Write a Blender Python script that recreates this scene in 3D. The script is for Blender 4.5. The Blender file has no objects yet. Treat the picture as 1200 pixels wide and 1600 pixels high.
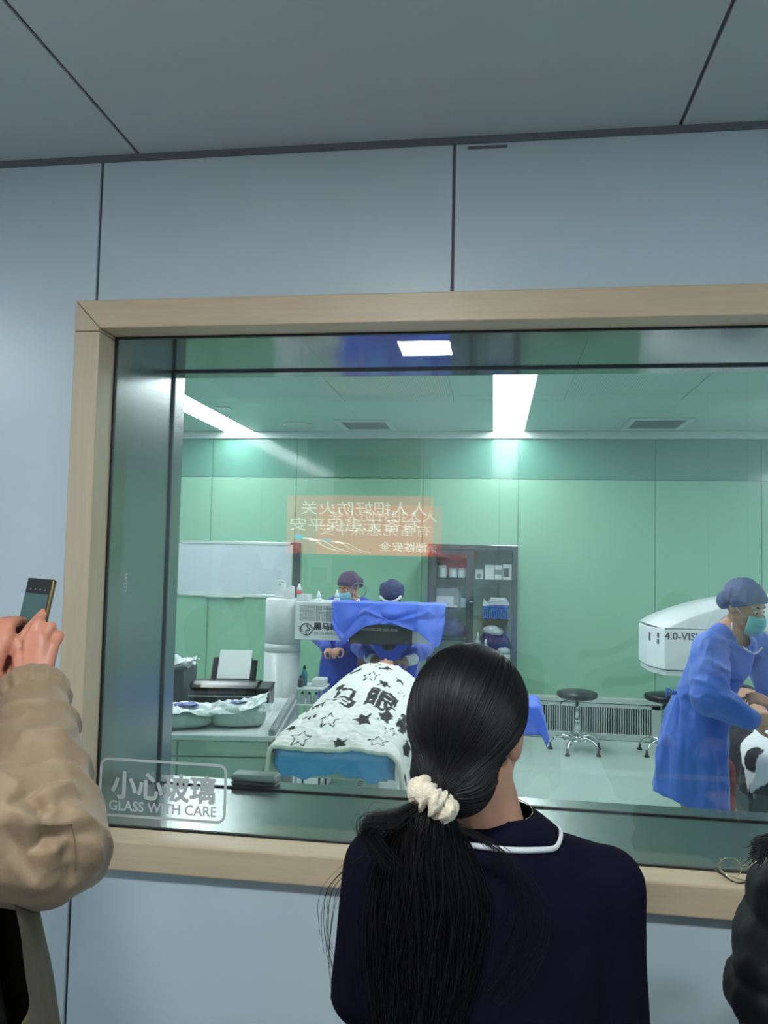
import bpy, bmesh, math, random
import numpy as np
from mathutils import Vector, Matrix
PI = math.pi
C = bpy.context.scene.collection
random.seed(4)

# ------------------------------------------------------------------ camera
cam_data = bpy.data.cameras.new('camera')
cam = bpy.data.objects.new('camera', cam_data)
C.objects.link(cam)
cam_data.sensor_fit = 'VERTICAL'
cam_data.sensor_height = 36.0
cam_data.lens = 1224.18 / 1600 * 36.0
cam_data.clip_start = 0.02
YAW, PITCH, ROLL = 0.1398, 0.0585, 0.0219
fwd = Vector((-math.sin(YAW) * math.cos(PITCH), math.cos(YAW) * math.cos(PITCH), math.sin(PITCH)))
rt0 = Vector((math.cos(YAW), math.sin(YAW), 0))
up0 = rt0.cross(fwd)
rt = math.cos(ROLL) * rt0 + math.sin(ROLL) * up0
upv = -math.sin(ROLL) * rt0 + math.cos(ROLL) * up0
M = Matrix.Identity(4)
for i in range(3):
    M[i][0], M[i][1], M[i][2] = rt[i], upv[i], -fwd[i]
M[2][3] = 1.65
cam.matrix_world = M
bpy.context.scene.camera = cam

# ------------------------------------------------------------------ world, exposure, lamp strengths
world = bpy.data.worlds.new('world')
bpy.context.scene.world = world
world.use_nodes = True
world.node_tree.nodes['Background'].inputs[0].default_value = (0.02, 0.022, 0.024, 1)
world.node_tree.nodes['Background'].inputs[1].default_value = 0.2
sc = bpy.context.scene
sc.view_settings.view_transform = 'Standard'
sc.view_settings.look = 'None'
sc.view_settings.exposure = 0.0
sc.view_settings.gamma = 1.0
sc.view_settings.use_curve_mapping = False
OR_LAMP = 22.0          # operating-room ceiling panels
CORRIDOR_LAMP = 160.0   # small corridor ceiling panels
SIGN_LAMP = 2.0        # back-lit corridor sign
sc.cycles.use_denoising = True
sc.cycles.max_bounces = 10
sc.cycles.diffuse_bounces = 5
sc.cycles.glossy_bounces = 5
sc.cycles.transparent_max_bounces = 24
sc.cycles.sample_clamp_indirect = 6.0

# ------------------------------------------------------------------ materials
def lin(c):
    return tuple(((v / 255) / 12.92 if v / 255 <= 0.04045 else ((v / 255 + 0.055) / 1.055) ** 2.4) for v in c)

def mat(name, rgb, rough=0.5, metal=0.0, spec=0.5, bump=None, var=None, attr=None, sss=0, sheen=0, coat=0, trans=0, ior=None):
    """bump=(scale, strength[, stretch xyz]); var=(scale, amount): soft colour variation; attr: colour attribute name"""
    m = bpy.data.materials.new(name)
    m.use_nodes = True
    nt = m.node_tree
    b = nt.nodes['Principled BSDF']
    col = lin(rgb) + (1,)
    b.inputs['Base Color'].default_value = col
    b.inputs['Roughness'].default_value = rough
    b.inputs['Metallic'].default_value = metal
    b.inputs['Specular IOR Level'].default_value = spec
    if sss:
        b.inputs['Subsurface Weight'].default_value = sss
        b.inputs['Subsurface Radius'].default_value = (0.012, 0.005, 0.003)
    if sheen:
        b.inputs['Sheen Weight'].default_value = sheen
    if coat:
        b.inputs['Coat Weight'].default_value = coat
        b.inputs['Coat Roughness'].default_value = 0.05
    if trans:
        b.inputs['Transmission Weight'].default_value = trans
    if ior:
        b.inputs['IOR'].default_value = ior
    tc = nt.nodes.new('ShaderNodeTexCoord')
    def mapped(stretch):
        mp = nt.nodes.new('ShaderNodeMapping')
        mp.inputs['Scale'].default_value = stretch
        nt.links.new(tc.outputs['Object'], mp.inputs['Vector'])
        return mp
    src = None
    if attr:
        a = nt.nodes.new('ShaderNodeAttribute')
        a.attribute_name = attr
        src = a.outputs['Color']
        nt.links.new(src, b.inputs['Base Color'])
    if var:
        st = var[2] if len(var) > 2 else (1, 1, 1)
        n = nt.nodes.new('ShaderNodeTexNoise')
        n.inputs['Scale'].default_value = var[0]
        n.inputs['Detail'].default_value = 5
        nt.links.new(mapped(st).outputs[0], n.inputs['Vector'])
        hs = nt.nodes.new('ShaderNodeMix')
        hs.data_type = 'RGBA'
        hs.blend_type = 'MULTIPLY'
        ramp = nt.nodes.new('ShaderNodeMapRange')
        ramp.inputs[1].default_value, ramp.inputs[2].default_value = 0.3, 0.7
        ramp.inputs[3].default_value, ramp.inputs[4].default_value = 1 - var[1], 1 + var[1]
        nt.links.new(n.outputs['Fac'], ramp.inputs[0])
        hs.inputs[0].default_value = 1.0
        if src is not None:
            nt.links.new(src, hs.inputs[6])
        else:
            hs.inputs[6].default_value = col
        nt.links.new(ramp.outputs[0], hs.inputs[7])
        nt.links.new(hs.outputs[2], b.inputs['Base Color'])
    if bump:
        st = bump[2] if len(bump) > 2 else (1, 1, 1)
        n = nt.nodes.new('ShaderNodeTexNoise')
        n.inputs['Scale'].default_value = bump[0]
        n.inputs['Detail'].default_value = 4
        nt.links.new(mapped(st).outputs[0], n.inputs['Vector'])
        bp = nt.nodes.new('ShaderNodeBump')
        bp.inputs['Strength'].default_value = bump[1]
        bp.inputs['Distance'].default_value = 0.01
        nt.links.new(n.outputs['Fac'], bp.inputs['Height'])
        nt.links.new(bp.outputs[0], b.inputs['Normal'])
    return m

def emit_mat(name, rgb, strength):
    m = bpy.data.materials.new(name)
    m.use_nodes = True
    b = m.node_tree.nodes['Principled BSDF']
    b.inputs['Base Color'].default_value = lin(rgb) + (1,)
    b.inputs['Emission Color'].default_value = lin(rgb) + (1,)
    b.inputs['Emission Strength'].default_value = strength
    return m

def glass_mat(name, tint, ior):
    """pane of clear glass: a Fresnel mirror over a tinted, straight-through transmission"""
    m = bpy.data.materials.new(name)
    m.use_nodes = True
    nt = m.node_tree
    nt.nodes.remove(nt.nodes['Principled BSDF'])
    out = nt.nodes['Material Output']
    tr = nt.nodes.new('ShaderNodeBsdfTransparent')
    tr.inputs[0].default_value = tint + (1,)
    gl = nt.nodes.new('ShaderNodeBsdfGlossy')
    gl.inputs['Roughness'].default_value = 0.0
    geo = nt.nodes.new('ShaderNodeNewGeometry')
    mr = nt.nodes.new('ShaderNodeMapRange')
    mr.inputs[3].default_value, mr.inputs[4].default_value = ior, 1.0 / ior
    nt.links.new(geo.outputs['Backfacing'], mr.inputs[0])
    fr = nt.nodes.new('ShaderNodeFresnel')
    nt.links.new(mr.outputs[0], fr.inputs['IOR'])
    mx = nt.nodes.new('ShaderNodeMixShader')
    nt.links.new(fr.outputs[0], mx.inputs[0])
    nt.links.new(tr.outputs[0], mx.inputs[1])
    nt.links.new(gl.outputs[0], mx.inputs[2])
    nt.links.new(mx.outputs[0], out.inputs['Surface'])
    return m

MT = {
    'wall': mat('painted steel panel pale blue', (190, 204, 211), 0.32, bump=(3, 0.02), var=(1.2, 0.03)),
    'ceil': mat('painted ceiling panel', (188, 198, 200), 0.5, var=(0.8, 0.03)),
    'joint': mat('grey joint sealant', (92, 94, 100), 0.7),
    'floor': mat('grey corridor vinyl', (150, 155, 158), 0.35, var=(3, 0.05)),
    'wood': mat('pale wood laminate', (200, 178, 148), 0.38, var=(6, 0.07, (1, 12, 14)), bump=(20, 0.03, (1, 14, 14))),
    'wood_v': mat('pale wood laminate upright grain', (192, 176, 150), 0.38, var=(6, 0.06, (14, 14, 1)), bump=(20, 0.03, (14, 14, 1))),
    'steel': mat('brushed stainless steel', (150, 156, 156), 0.2, 1.0, bump=(60, 0.04, (1, 1, 40))),
    'steel_h': mat('brushed stainless steel sill', (158, 164, 163), 0.24, 1.0, bump=(60, 0.04, (1, 30, 1))),
    'soffit': mat('polished stainless steel', (120, 128, 128), 0.07, 1.0, bump=(40, 0.02, (1, 20, 1))),
    'seal': mat('black rubber gasket', (22, 24, 26), 0.6),
    'green': mat('green painted wall panel', (136, 181, 156), 0.2, bump=(2, 0.015), var=(1.0, 0.03)),
    'green_upper': mat('glossy darkened upper panel', (98, 146, 130), 0.1, spec=0.3, bump=(2, 0.01), var=(1.0, 0.03)),  # wall green darkened in its colour to hold down the lamp hot spots
    'pale_gold': mat('pale gold wire', (206, 196, 168), 0.25, 1.0),
    'green_ceil': mat('green tinted ceiling panel', (166, 194, 182), 0.45, var=(0.8, 0.03)),
    'gjoint': mat('green joint', (62, 110, 92), 0.7),
    'alu': mat('pale aluminium strip', (196, 208, 204), 0.35, 0.3),
    'orfloor': mat('operating room vinyl floor', (186, 206, 198), 0.12, var=(2.5, 0.05)),
    'white': mat('white moulded plastic', (222, 228, 232), 0.35),
    'white2': mat('white coated steel', (206, 214, 216), 0.3),
    'black': mat('black plastic', (24, 26, 30), 0.35),
    'gloss_black': mat('gloss black plastic', (16, 18, 22), 0.3),
    'dark_grey': mat('dark grey plastic', (62, 68, 74), 0.45),
    'grey': mat('grey plastic', (130, 138, 142), 0.45),
    'chrome': mat('chrome', (215, 220, 222), 0.1, 1.0),
    'frame_steel': mat('cabinet stainless frame', (120, 130, 134), 0.22, 1.0),
    'paper': mat('white paper', (232, 236, 240), 0.7),
    'board': mat('whiteboard surface', (190, 200, 208), 0.22),
    'skin': mat('skin', (196, 146, 120), 0.5, sss=0.12, var=(22, 0.08), bump=(120, 0.05)),
    'skin_red': mat('skin of the raised hands', (186, 124, 100), 0.45, sss=0.15, var=(30, 0.1), bump=(160, 0.08)),
    'gown': mat('blue nonwoven gown', (66, 108, 204), 0.62, sheen=0.2, bump=(200, 0.06), var=(3, 0.05)),
    'scrub': mat('deep blue gown', (48, 76, 176), 0.65, sheen=0.2, bump=(200, 0.06), var=(3, 0.05)),
    'drape': mat('blue drape cloth', (76, 112, 228), 0.5, sheen=0.2, bump=(200, 0.05)),
    'cap_navy': mat('navy cap cloth', (52, 58, 104), 0.7, bump=(60, 0.2), var=(14, 0.12)),
    'cap_purple': mat('purple cap cloth', (92, 74, 104), 0.7, bump=(60, 0.2), var=(14, 0.12)),
    'cap_blue': mat('blue cap cloth', (58, 76, 126), 0.7, bump=(60, 0.2), var=(14, 0.12)),
    'mask': mat('pale green mask', (122, 196, 196), 0.7),
    'mask2': mat('pale blue mask', (140, 196, 216), 0.7),
    'trim_white': mat('white piping', (214, 218, 224), 0.8),
    'pad_blue': mat('blue disposable sheet', (92, 164, 226), 0.4, bump=(14, 0.25)),
    'grey_pad': mat('grey couch upholstery', (120, 128, 136), 0.5),
    'glove': mat('brown grey glove', (118, 104, 98), 0.4),
    'red': mat('red trousers', (150, 66, 62), 0.7),
    'bag': mat('crinkled clear film', (214, 224, 228), 0.25, bump=(40, 0.3)),
    'bag_blue': mat('violet blue label print', (88, 92, 178), 0.4),
    'basket': mat('blue plastic basket', (58, 116, 206), 0.4),
    'navy': mat('navy knit', (13, 13, 30), 0.9, spec=0.08, bump=(260, 0.22, (1, 1, 0.35)), var=(9, 0.1)),
    'knit_white': mat('white knit trim', (206, 208, 214), 0.9, bump=(300, 0.3)),
    'hair': mat('black hair', (17, 15, 17), 0.42, spec=0.3),
    'hair_base': mat('black hair underlayer', (8, 8, 10), 0.6, spec=0.3),
    'cream': mat('cream plush scrunchie', (214, 202, 178), 0.9, bump=(220, 0.5), sheen=0.4, var=(60, 0.1)),
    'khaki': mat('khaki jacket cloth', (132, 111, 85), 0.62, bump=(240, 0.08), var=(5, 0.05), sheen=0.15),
    'olive': mat('jacket cloth with shade painted in', (72, 66, 50), 0.75, bump=(240, 0.08)),  # shade painted into the jacket body colour; the door leaf shares it
    'down': mat('black down jacket', (12, 12, 17), 0.55, spec=.2, bump=(30, 0.12)),
    'black_shirt': mat('black shirt cloth', (14, 14, 16), 0.85),
    'denim': mat('dark trousers', (30, 32, 42), 0.85),
    'teal': mat('teal bottle', (40, 106, 128), 0.3),
    'pink': mat('pink bottle base', (224, 90, 110), 0.4),
    'logo': mat('dark grey print', (52, 56, 62), 0.5),
    'print_white': mat('pale print', (196, 204, 212), 0.5),
    'decal': mat('frosted vinyl lettering', (186, 192, 190), 0.6),
    'red_gloss': mat('glossy red surface', (206, 74, 84), 0.35),
    'bluebag': mat('dark blue plastic', (40, 58, 118), 0.35),
    'gold': mat('dull gold metal', (150, 126, 84), 0.25, 1.0),
    'case': mat('grey green case', (112, 134, 128), 0.4),
    'box_w': mat('white carton', (222, 226, 222), 0.7),
    'lens': glass_mat('spectacle lens', (0.97, 0.98, 0.98), 1.5),
    'pane': glass_mat('window glass', (0.985, 0.996, 0.99), 1.62),
    'cab_glass': glass_mat('cabinet glass', (0.96, 0.98, 0.98), 1.5),
    'bottle': glass_mat('clear bottle', (0.9, 0.94, 0.95), 1.5),
    'eye': mat('eye white', (225, 222, 218), 0.2),
    'iris': mat('dark iris', (20, 14, 12), 0.15),
    'brow': mat('dark brow', (30, 24, 22), 0.8),
    'shoe': mat('dark shoe', (28, 28, 32), 0.5),
    'blanket': mat('white printed blanket', (230, 232, 230), 0.85, attr='print', bump=(90, 0.15)),
    'grille_dark': mat('grille recess', (46, 56, 62), 0.8),
    'lamp_or': emit_mat('operating lamp diffuser', (244, 250, 255), OR_LAMP),
    'lamp_cor': emit_mat('corridor lamp diffuser', (238, 248, 250), CORRIDOR_LAMP),
    'sign_red': emit_mat('lit red sign face', (236, 84, 56), SIGN_LAMP),
    'sign_white': emit_mat('lit sign lettering', (255, 246, 236), SIGN_LAMP * 1.6),
    'sign_blue': emit_mat('lit sign blue', (70, 190, 255), SIGN_LAMP * 1.4),
    'screen': emit_mat('phone screen', (56, 84, 84), 0.16),
    'screen_dark': emit_mat('phone screen bar', (10, 12, 14), 0.1),
}

# ------------------------------------------------------------------ scene-graph helpers
def tag(o, label=None, cat=None, group=None, kind=None):
    if label: o['label'] = label
    if cat: o['category'] = cat
    if group: o['group'] = group
    if kind: o['kind'] = kind
    return o

def thing(name, label, cat, loc=(0, 0, 0), rotz=0.0, group=None):
    o = bpy.data.objects.new(name, None)
    C.objects.link(o)
    o.empty_display_size = 0.05
    o.location = loc
    o.rotation_euler = (0, 0, rotz)
    return tag(o, label, cat, group)

def link(name, me, m, parent=None, smooth=False, world=False):
    if m is not None and len(me.materials) == 0:
        me.materials.append(m)
    o = bpy.data.objects.new(name, me)
    C.objects.link(o)
    if parent is not None:
        if world:                      # mesh given in room coordinates: bring it into the parent's frame
            off = Vector((0, 0, 0))
            p = parent
            while p is not None:
                off += Vector(p.location)
                p = p.parent
            me.transform(Matrix.Translation(-off))
        o.parent = parent
    if smooth:
        me.polygons.foreach_set('use_smooth', [True] * len(me.polygons))
    return o

def obj(name, bm, m, parent=None, smooth=False, world=False):
    me = bpy.data.meshes.new(name)
    bmesh.ops.recalc_face_normals(bm, faces=bm.faces)
    bm.to_mesh(me)
    bm.free()
    return link(name, me, m, parent, smooth, world)

def dup(root, loc, rotz=None, label=None):
    r = root.copy(); C.objects.link(r)
    r.location = loc
    if rotz is not None: r.rotation_euler = (0, 0, rotz)
    if label: r['label'] = label
    for ch in list(root.children):
        c = ch.copy(); C.objects.link(c); c.parent = r
        for g in list(ch.children):
            d = g.copy(); C.objects.link(d); d.parent = c
    return r

# ------------------------------------------------------------------ mesh helpers
def NB(): return bmesh.new()

def box(bm, x0, x1, y0, y1, z0, z1, bev=0.0, seg=2):
    r = bmesh.ops.create_cube(bm, size=1.0)
    vs = r['verts']
    for v in vs:
        v.co = Vector(((x0 + x1) / 2 + v.co.x * (x1 - x0), (y0 + y1) / 2 + v.co.y * (y1 - y0), (z0 + z1) / 2 + v.co.z * (z1 - z0)))
    if bev > 0:
        es = list({e for v in vs for e in v.link_edges})
        bmesh.ops.bevel(bm, geom=es, offset=bev, segments=seg, affect='EDGES', profile=0.5)
    return bm

def bx(*a, **k): return box(NB(), *a, **k)

def lathe(bm, prof, n=24, c=(0, 0, 0), sx=1.0, sy=1.0):
    rings = []
    for r, zz in prof:
        rings.append([bm.verts.new((c[0] + sx * r * math.cos(2 * PI * i / n), c[1] + sy * r * math.sin(2 * PI * i / n), c[2] + zz)) for i in range(n)])
    for a, b in zip(rings, rings[1:]):
        for i in range(n):
            bm.faces.new((a[i], a[(i + 1) % n], b[(i + 1) % n], b[i]))
    bm.faces.new(rings[0][::-1]); bm.faces.new(rings[-1])
    return bm

def frames(pts):
    pts = [Vector(p) for p in pts]
    out = []
    prev = None
    for i, p in enumerate(pts):
        t = (pts[min(i + 1, len(pts) - 1)] - pts[max(i - 1, 0)])
        t = t.normalized() if t.length > 1e-9 else Vector((0, 0, 1))
        if prev is None:
            a = Vector((0, 0, 1)) if abs(t.z) < 0.9 else Vector((1, 0, 0))
            u = t.cross(a).normalized()
        else:
            u = (prev - t * prev.dot(t))
            u = u.normalized() if u.length > 1e-6 else t.orthogonal().normalized()
        prev = u
        out.append((p, u, t.cross(u)))
    return out

def tube(bm, pts, r, n=8, flat=1.0):
    rr = r if hasattr(r, '__len__') else [r] * len(pts)
    rings = []
    for (p, u, v), q in zip(frames(pts), rr):
        rings.append([bm.verts.new(p + u * (q * math.cos(2 * PI * i / n)) + v * (q * flat * math.sin(2 * PI * i / n))) for i in range(n)])
    for a, b in zip(rings, rings[1:]):
        for i in range(n):
            bm.faces.new((a[i], a[(i + 1) % n], b[(i + 1) % n], b[i]))
    bm.faces.new(rings[0][::-1]); bm.faces.new(rings[-1])
    return bm

def prism(bm, poly, axis, a, b):
    """extrude a 2-D outline along an axis (0=x,1=y,2=z)"""
    def mk(p, t):
        if axis == 0: return (t, p[0], p[1])
        if axis == 1: return (p[0], t, p[1])
        return (p[0], p[1], t)
    A = [bm.verts.new(mk(p, a)) for p in poly]
    B = [bm.verts.new(mk(p, b)) for p in poly]
    n = len(poly)
    bm.faces.new(A); bm.faces.new(B[::-1])
    for i in range(n):
        bm.faces.new((A[i], B[i], B[(i + 1) % n], A[(i + 1) % n]))
    return bm

def smooth_path(pts, n=8):
    """Catmull-Rom through the points"""
    P = [Vector(p) for p in pts]
    P = [P[0] * 2 - P[1]] + P + [P[-1] * 2 - P[-2]]
    out = []
    for i in range(1, len(P) - 2):
        for k in range(n):
            t = k / n
            a, b, c, d = P[i - 1], P[i], P[i + 1], P[i + 2]
            out.append(0.5 * ((2 * b) + (c - a) * t + (2 * a - 5 * b + 4 * c - d) * t * t + (3 * b - a - 3 * c + d) * t ** 3))
    out.append(P[-2])
    return out

def grid_mesh(name, X, closed_u=False):
    """X: (nv, nu, 3) numpy array -> mesh of quads"""
    nv, nu = X.shape[:2]
    me = bpy.data.meshes.new(name)
    idx = np.arange(nv * nu).reshape(nv, nu)
    a, b = idx[:-1, :-1], idx[:-1, 1:]
    c, d = idx[1:, 1:], idx[1:, :-1]
    F = np.stack([a, b, c, d], -1).reshape(-1, 4)
    if closed_u:
        F = np.concatenate([F, np.stack([idx[:-1, -1], idx[:-1, 0], idx[1:, 0], idx[1:, -1]], -1)])
    me.vertices.add(nv * nu)
    me.vertices.foreach_set('co', X.reshape(-1).astype(np.float32))
    me.loops.add(F.size)
    me.loops.foreach_set('vertex_index', F.reshape(-1).astype(np.int32))
    me.polygons.add(len(F))
    me.polygons.foreach_set('loop_start', (np.arange(len(F)) * 4).astype(np.int32))
    me.update(calc_edges=True)
    me.validate()
    return me

def thicken(o, t):
    m = o.modifiers.new('thickness', 'SOLIDIFY')
    m.thickness = t
    m.offset = 0
    return o

def strands_mesh(name, lines, radii, sides=3, centre=None):
    """many thin hair tubes in one mesh; lines: (n, k, 3), radii: (n, k)"""
    L = np.asarray(lines, float)
    R = np.asarray(radii, float)
    n, k, _ = L.shape
    T = np.gradient(L, axis=1)
    T /= np.linalg.norm(T, axis=2, keepdims=True) + 1e-12
    ref = (L - np.array(centre)) if centre is not None else np.broadcast_to(np.array([.13, 1.0, .08]), L.shape)
    U = np.cross(T, ref); U /= np.linalg.norm(U, axis=2, keepdims=True) + 1e-12
    V = np.cross(T, U)
    ang = np.arange(sides) * 2 * PI / sides
    X = L[:, :, None, :] + R[:, :, None, None] * (U[:, :, None, :] * np.cos(ang)[None, None, :, None] + V[:, :, None, :] * np.sin(ang)[None, None, :, None])
    idx = np.arange(n * k * sides).reshape(n, k, sides)
    a = idx[:, :-1, :]; b = np.roll(a, -1, axis=2)
    d = idx[:, 1:, :]; c = np.roll(d, -1, axis=2)
    F = np.stack([a, b, c, d], -1).reshape(-1, 4)
    me = bpy.data.meshes.new(name)
    me.vertices.add(n * k * sides)
    me.vertices.foreach_set('co', X.reshape(-1).astype(np.float32))
    me.loops.add(F.size)
    me.loops.foreach_set('vertex_index', F.reshape(-1).astype(np.int32))
    me.polygons.add(len(F))
    me.polygons.foreach_set('loop_start', (np.arange(len(F)) * 4).astype(np.int32))
    me.polygons.foreach_set('use_smooth', [True] * len(F))
    me.update(calc_edges=True)
    return me

def text_mesh(body, size, bold=0.0, extrude=0.0, align='LEFT', spacing=1.0):
    c = bpy.data.curves.new('text', 'FONT')
    c.body = body; c.size = size; c.offset = bold; c.extrude = extrude
    c.align_x = align; c.space_character = spacing
    c.resolution_u = 3
    o = bpy.data.objects.new('text', c)
    C.objects.link(o)
    dg = bpy.context.evaluated_depsgraph_get()
    me = bpy.data.meshes.new_from_object(o.evaluated_get(dg))
    bpy.data.objects.remove(o)
    bpy.data.curves.remove(c)
    me.materials.clear()
    return me

def text_on(name, body, m, parent, origin, ex, ey, w=None, h=None, bold=0.0, fat=0.0, world=True):
    """flat lettering: origin = lower-left corner, ex = reading direction, ey = up; fitted to width w and height h"""
    me = text_mesh(body, 1.0, bold, 0.0)
    co = np.zeros(len(me.vertices) * 3, np.float32); me.vertices.foreach_get('co', co); co = co.reshape(-1, 3)
    mn, mx = co.min(0), co.max(0)
    kx = w / (mx[0] - mn[0]) if w else h / (mx[1] - mn[1])
    ky = h / (mx[1] - mn[1]) if h else kx
    ex, ey = np.array(ex, float), np.array(ey, float)
    q = np.array(origin, float) + ((co[:, 0:1] - mn[0]) * kx) * ex + ((co[:, 1:2] - mn[1]) * ky) * ey
    me.vertices.foreach_set('co', q.astype(np.float32).reshape(-1))
    me.update()
    if fat:                            # heavier strokes: the outline repeated slightly shifted
        bm = NB(); ez = np.cross(ex, ey)
        for k, (a, b) in enumerate(((0, 0), (1, 0), (-1, 0), (0, 1), (0, -1), (.7, .7), (-.7, .7), (.7, -.7), (-.7, -.7))):
            m2 = me.copy(); m2.transform(Matrix.Translation(Vector(ex * a * fat + ey * b * fat + ez * k * .00003)))
            bm.from_mesh(m2); bpy.data.meshes.remove(m2)
        bm.to_mesh(me); bm.free()
    return link(name, me, m, parent, world=world)

# ------------------------------------------------------------------ numpy noise and painting
def wob(p, scale, seed, octaves=3):
    """smooth pseudo-noise in about [-1, 1]: sums of sine products along random directions"""
    rng = np.random.RandomState(seed)
    out = np.zeros(len(p)); amp = 1.0; tot = 0
    for o in range(octaves):
        s = np.zeros(len(p))
        for k in range(5):
            d = rng.normal(size=3); d /= np.linalg.norm(d)
            s += np.sin(p @ d * scale * (2 ** o) * rng.uniform(0.7, 1.3) + rng.uniform(0, 6.28))
        out += amp * s / 2.6; tot += amp; amp *= 0.5
    return np.clip(out / tot, -1, 1)

def fold_field(p, folds):
    """folds: (p0, p1, width, height): soft ridges (or creases, if negative) along segments"""
    out = np.zeros(len(p))
    for a, b, w, h in folds:
        a = np.array(a, float); b = np.array(b, float); ab = b - a
        t = np.clip(((p - a) @ ab) / (ab @ ab + 1e-9), 0, 1)
        d = np.linalg.norm(p - (a + t[:, None] * ab), axis=1)
        out += h * np.exp(-np.sqrt((d / w) ** 2 + .04) + .2) * np.sin(np.clip(t, 0.0, 1.0) * PI) ** 0.7
    return out

def star_poly(cx, cy, r, rot, inner=0.5):
    return [(cx + (r if i % 2 == 0 else r * inner) * math.cos(rot + i * PI / 5), cy + (r if i % 2 == 0 else r * inner) * math.sin(rot + i * PI / 5)) for i in range(10)]

def in_poly(x, y, poly):
    ins = np.zeros(x.shape, bool)
    n = len(poly)
    for i in range(n):
        x0, y0 = poly[i]; x1, y1 = poly[(i + 1) % n]
        if y0 == y1: continue
        c = ((y0 > y) != (y1 > y)) & (x < (x1 - x0) * (y - y0) / (y1 - y0) + x0)
        ins ^= c
    return ins

def in_text(x, y, body, cx, cy, w, h, rot, bold=0.02):
    me = text_mesh(body, 1.0, bold)
    me.calc_loop_triangles()
    co = np.array([v.co[:2] for v in me.vertices])
    mn, mx = co.min(0), co.max(0)
    co = (co - (mn + mx) / 2) / (mx - mn) * np.array([w, h])
    cr, sr = math.cos(rot), math.sin(rot)
    lx = (x - cx) * cr + (y - cy) * sr
    ly = -(x - cx) * sr + (y - cy) * cr
    ins = np.zeros(x.shape, bool)
    near = (np.abs(lx) < w) & (np.abs(ly) < h)
    px, py = lx[near], ly[near]
    res = np.zeros(px.shape, bool)
    for t in me.loop_triangles:
        a, b, c = co[t.vertices[0]], co[t.vertices[1]], co[t.vertices[2]]
        d1 = (px - b[0]) * (a[1] - b[1]) - (a[0] - b[0]) * (py - b[1])
        d2 = (px - c[0]) * (b[1] - c[1]) - (b[0] - c[0]) * (py - c[1])
        d3 = (px - a[0]) * (c[1] - a[1]) - (c[0] - a[0]) * (py - a[1])
        res |= ~(((d1 < 0) | (d2 < 0) | (d3 < 0)) & ((d1 > 0) | (d2 > 0) | (d3 > 0)))
    ins[near] = res
    bpy.data.meshes.remove(me)
    return ins

def paint(me, rgb):
    a = me.color_attributes.new('print', 'FLOAT_COLOR', 'POINT')
    col = np.ones((len(me.vertices), 4), np.float32)
    col[:, :3] = rgb
    a.data.foreach_set('color', col.reshape(-1))

# ------------------------------------------------------------------ soft bodies: union of tapered limbs grown into one skin
def prim_cap(bm, p0, p1, r0, r1, n=14, flat=None):
    p0, p1 = Vector(p0), Vector(p1)
    t = p1 - p0
    L = t.length
    t = t.normalized() if L > 1e-6 else Vector((0, 0, 1))
    pts, rr = [], []
    for k in range(5):
        a = PI / 2 * (1 - k / 5)
        pts.append(p0 - t * r0 * math.sin(a)); rr.append(max(r0 * math.cos(a), 0.0004))
    for k in range(5):
        s = k / 4
        pts.append(p0.lerp(p1, s)); rr.append(r0 + (r1 - r0) * s)
    for k in range(1, 6):
        a = PI / 2 * k / 5
        pts.append(p1 + t * r1 * math.sin(a)); rr.append(max(r1 * math.cos(a), 0.0004))
    u = t.orthogonal().normalized(); v = t.cross(u)
    if flat:                                   # (direction, factor): squash the section along a direction
        f = Vector(flat[0]); f = (f - t * f.dot(t)).normalized()
        u, v = t.cross(f).normalized(), f * flat[1]
    rings = [[bm.verts.new(p + u * (r * math.cos(2 * PI * i / n)) + v * (r * math.sin(2 * PI * i / n))) for i in range(n)] for p, r in zip(pts, rr)]
    for a, b in zip(rings, rings[1:]):
        for i in range(n):
            bm.faces.new((a[i], a[(i + 1) % n], b[(i + 1) % n], b[i]))
    bm.faces.new(rings[0][::-1]); bm.faces.new(rings[-1])

def prim_ell(bm, c, r, axes=None):
    q = bmesh.ops.create_uvsphere(bm, u_segments=20, v_segments=12, radius=1.0)
    A = axes or (Vector((1, 0, 0)), Vector((0, 1, 0)), Vector((0, 0, 1)))
    c = Vector(c)
    for v in q['verts']:
        k = v.co.copy()
        v.co = c + A[0] * (k.x * r[0]) + A[1] * (k.y * r[1]) + A[2] * (k.z * r[2])

def prim_loft(bm, rings, n=40):
    """rings: (centre, rx, ry[, fold count, fold depth, phase[, tilt x, tilt y]])"""
    vs = []
    for rg in rings:
        c, rx, ry = rg[:3]
        k, a, ph = (rg[3:6] if len(rg) > 3 else (0, 0, 0))
        tx, ty = (rg[6:8] if len(rg) > 6 else (0, 0))
        row = []
        for i in range(n):
            th = 2 * PI * i / n
            f = 1 + a * math.sin(k * th + ph)
            row.append(bm.verts.new((c[0] + rx * f * math.cos(th), c[1] + ry * f * math.sin(th), c[2] + tx * math.cos(th) + ty * math.sin(th))))
        vs.append(row)
    for a, b in zip(vs, vs[1:]):
        for i in range(n):
            bm.faces.new((a[i], a[(i + 1) % n], b[(i + 1) % n], b[i]))
    bm.faces.new(vs[0][::-1]); bm.faces.new(vs[-1])

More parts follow.
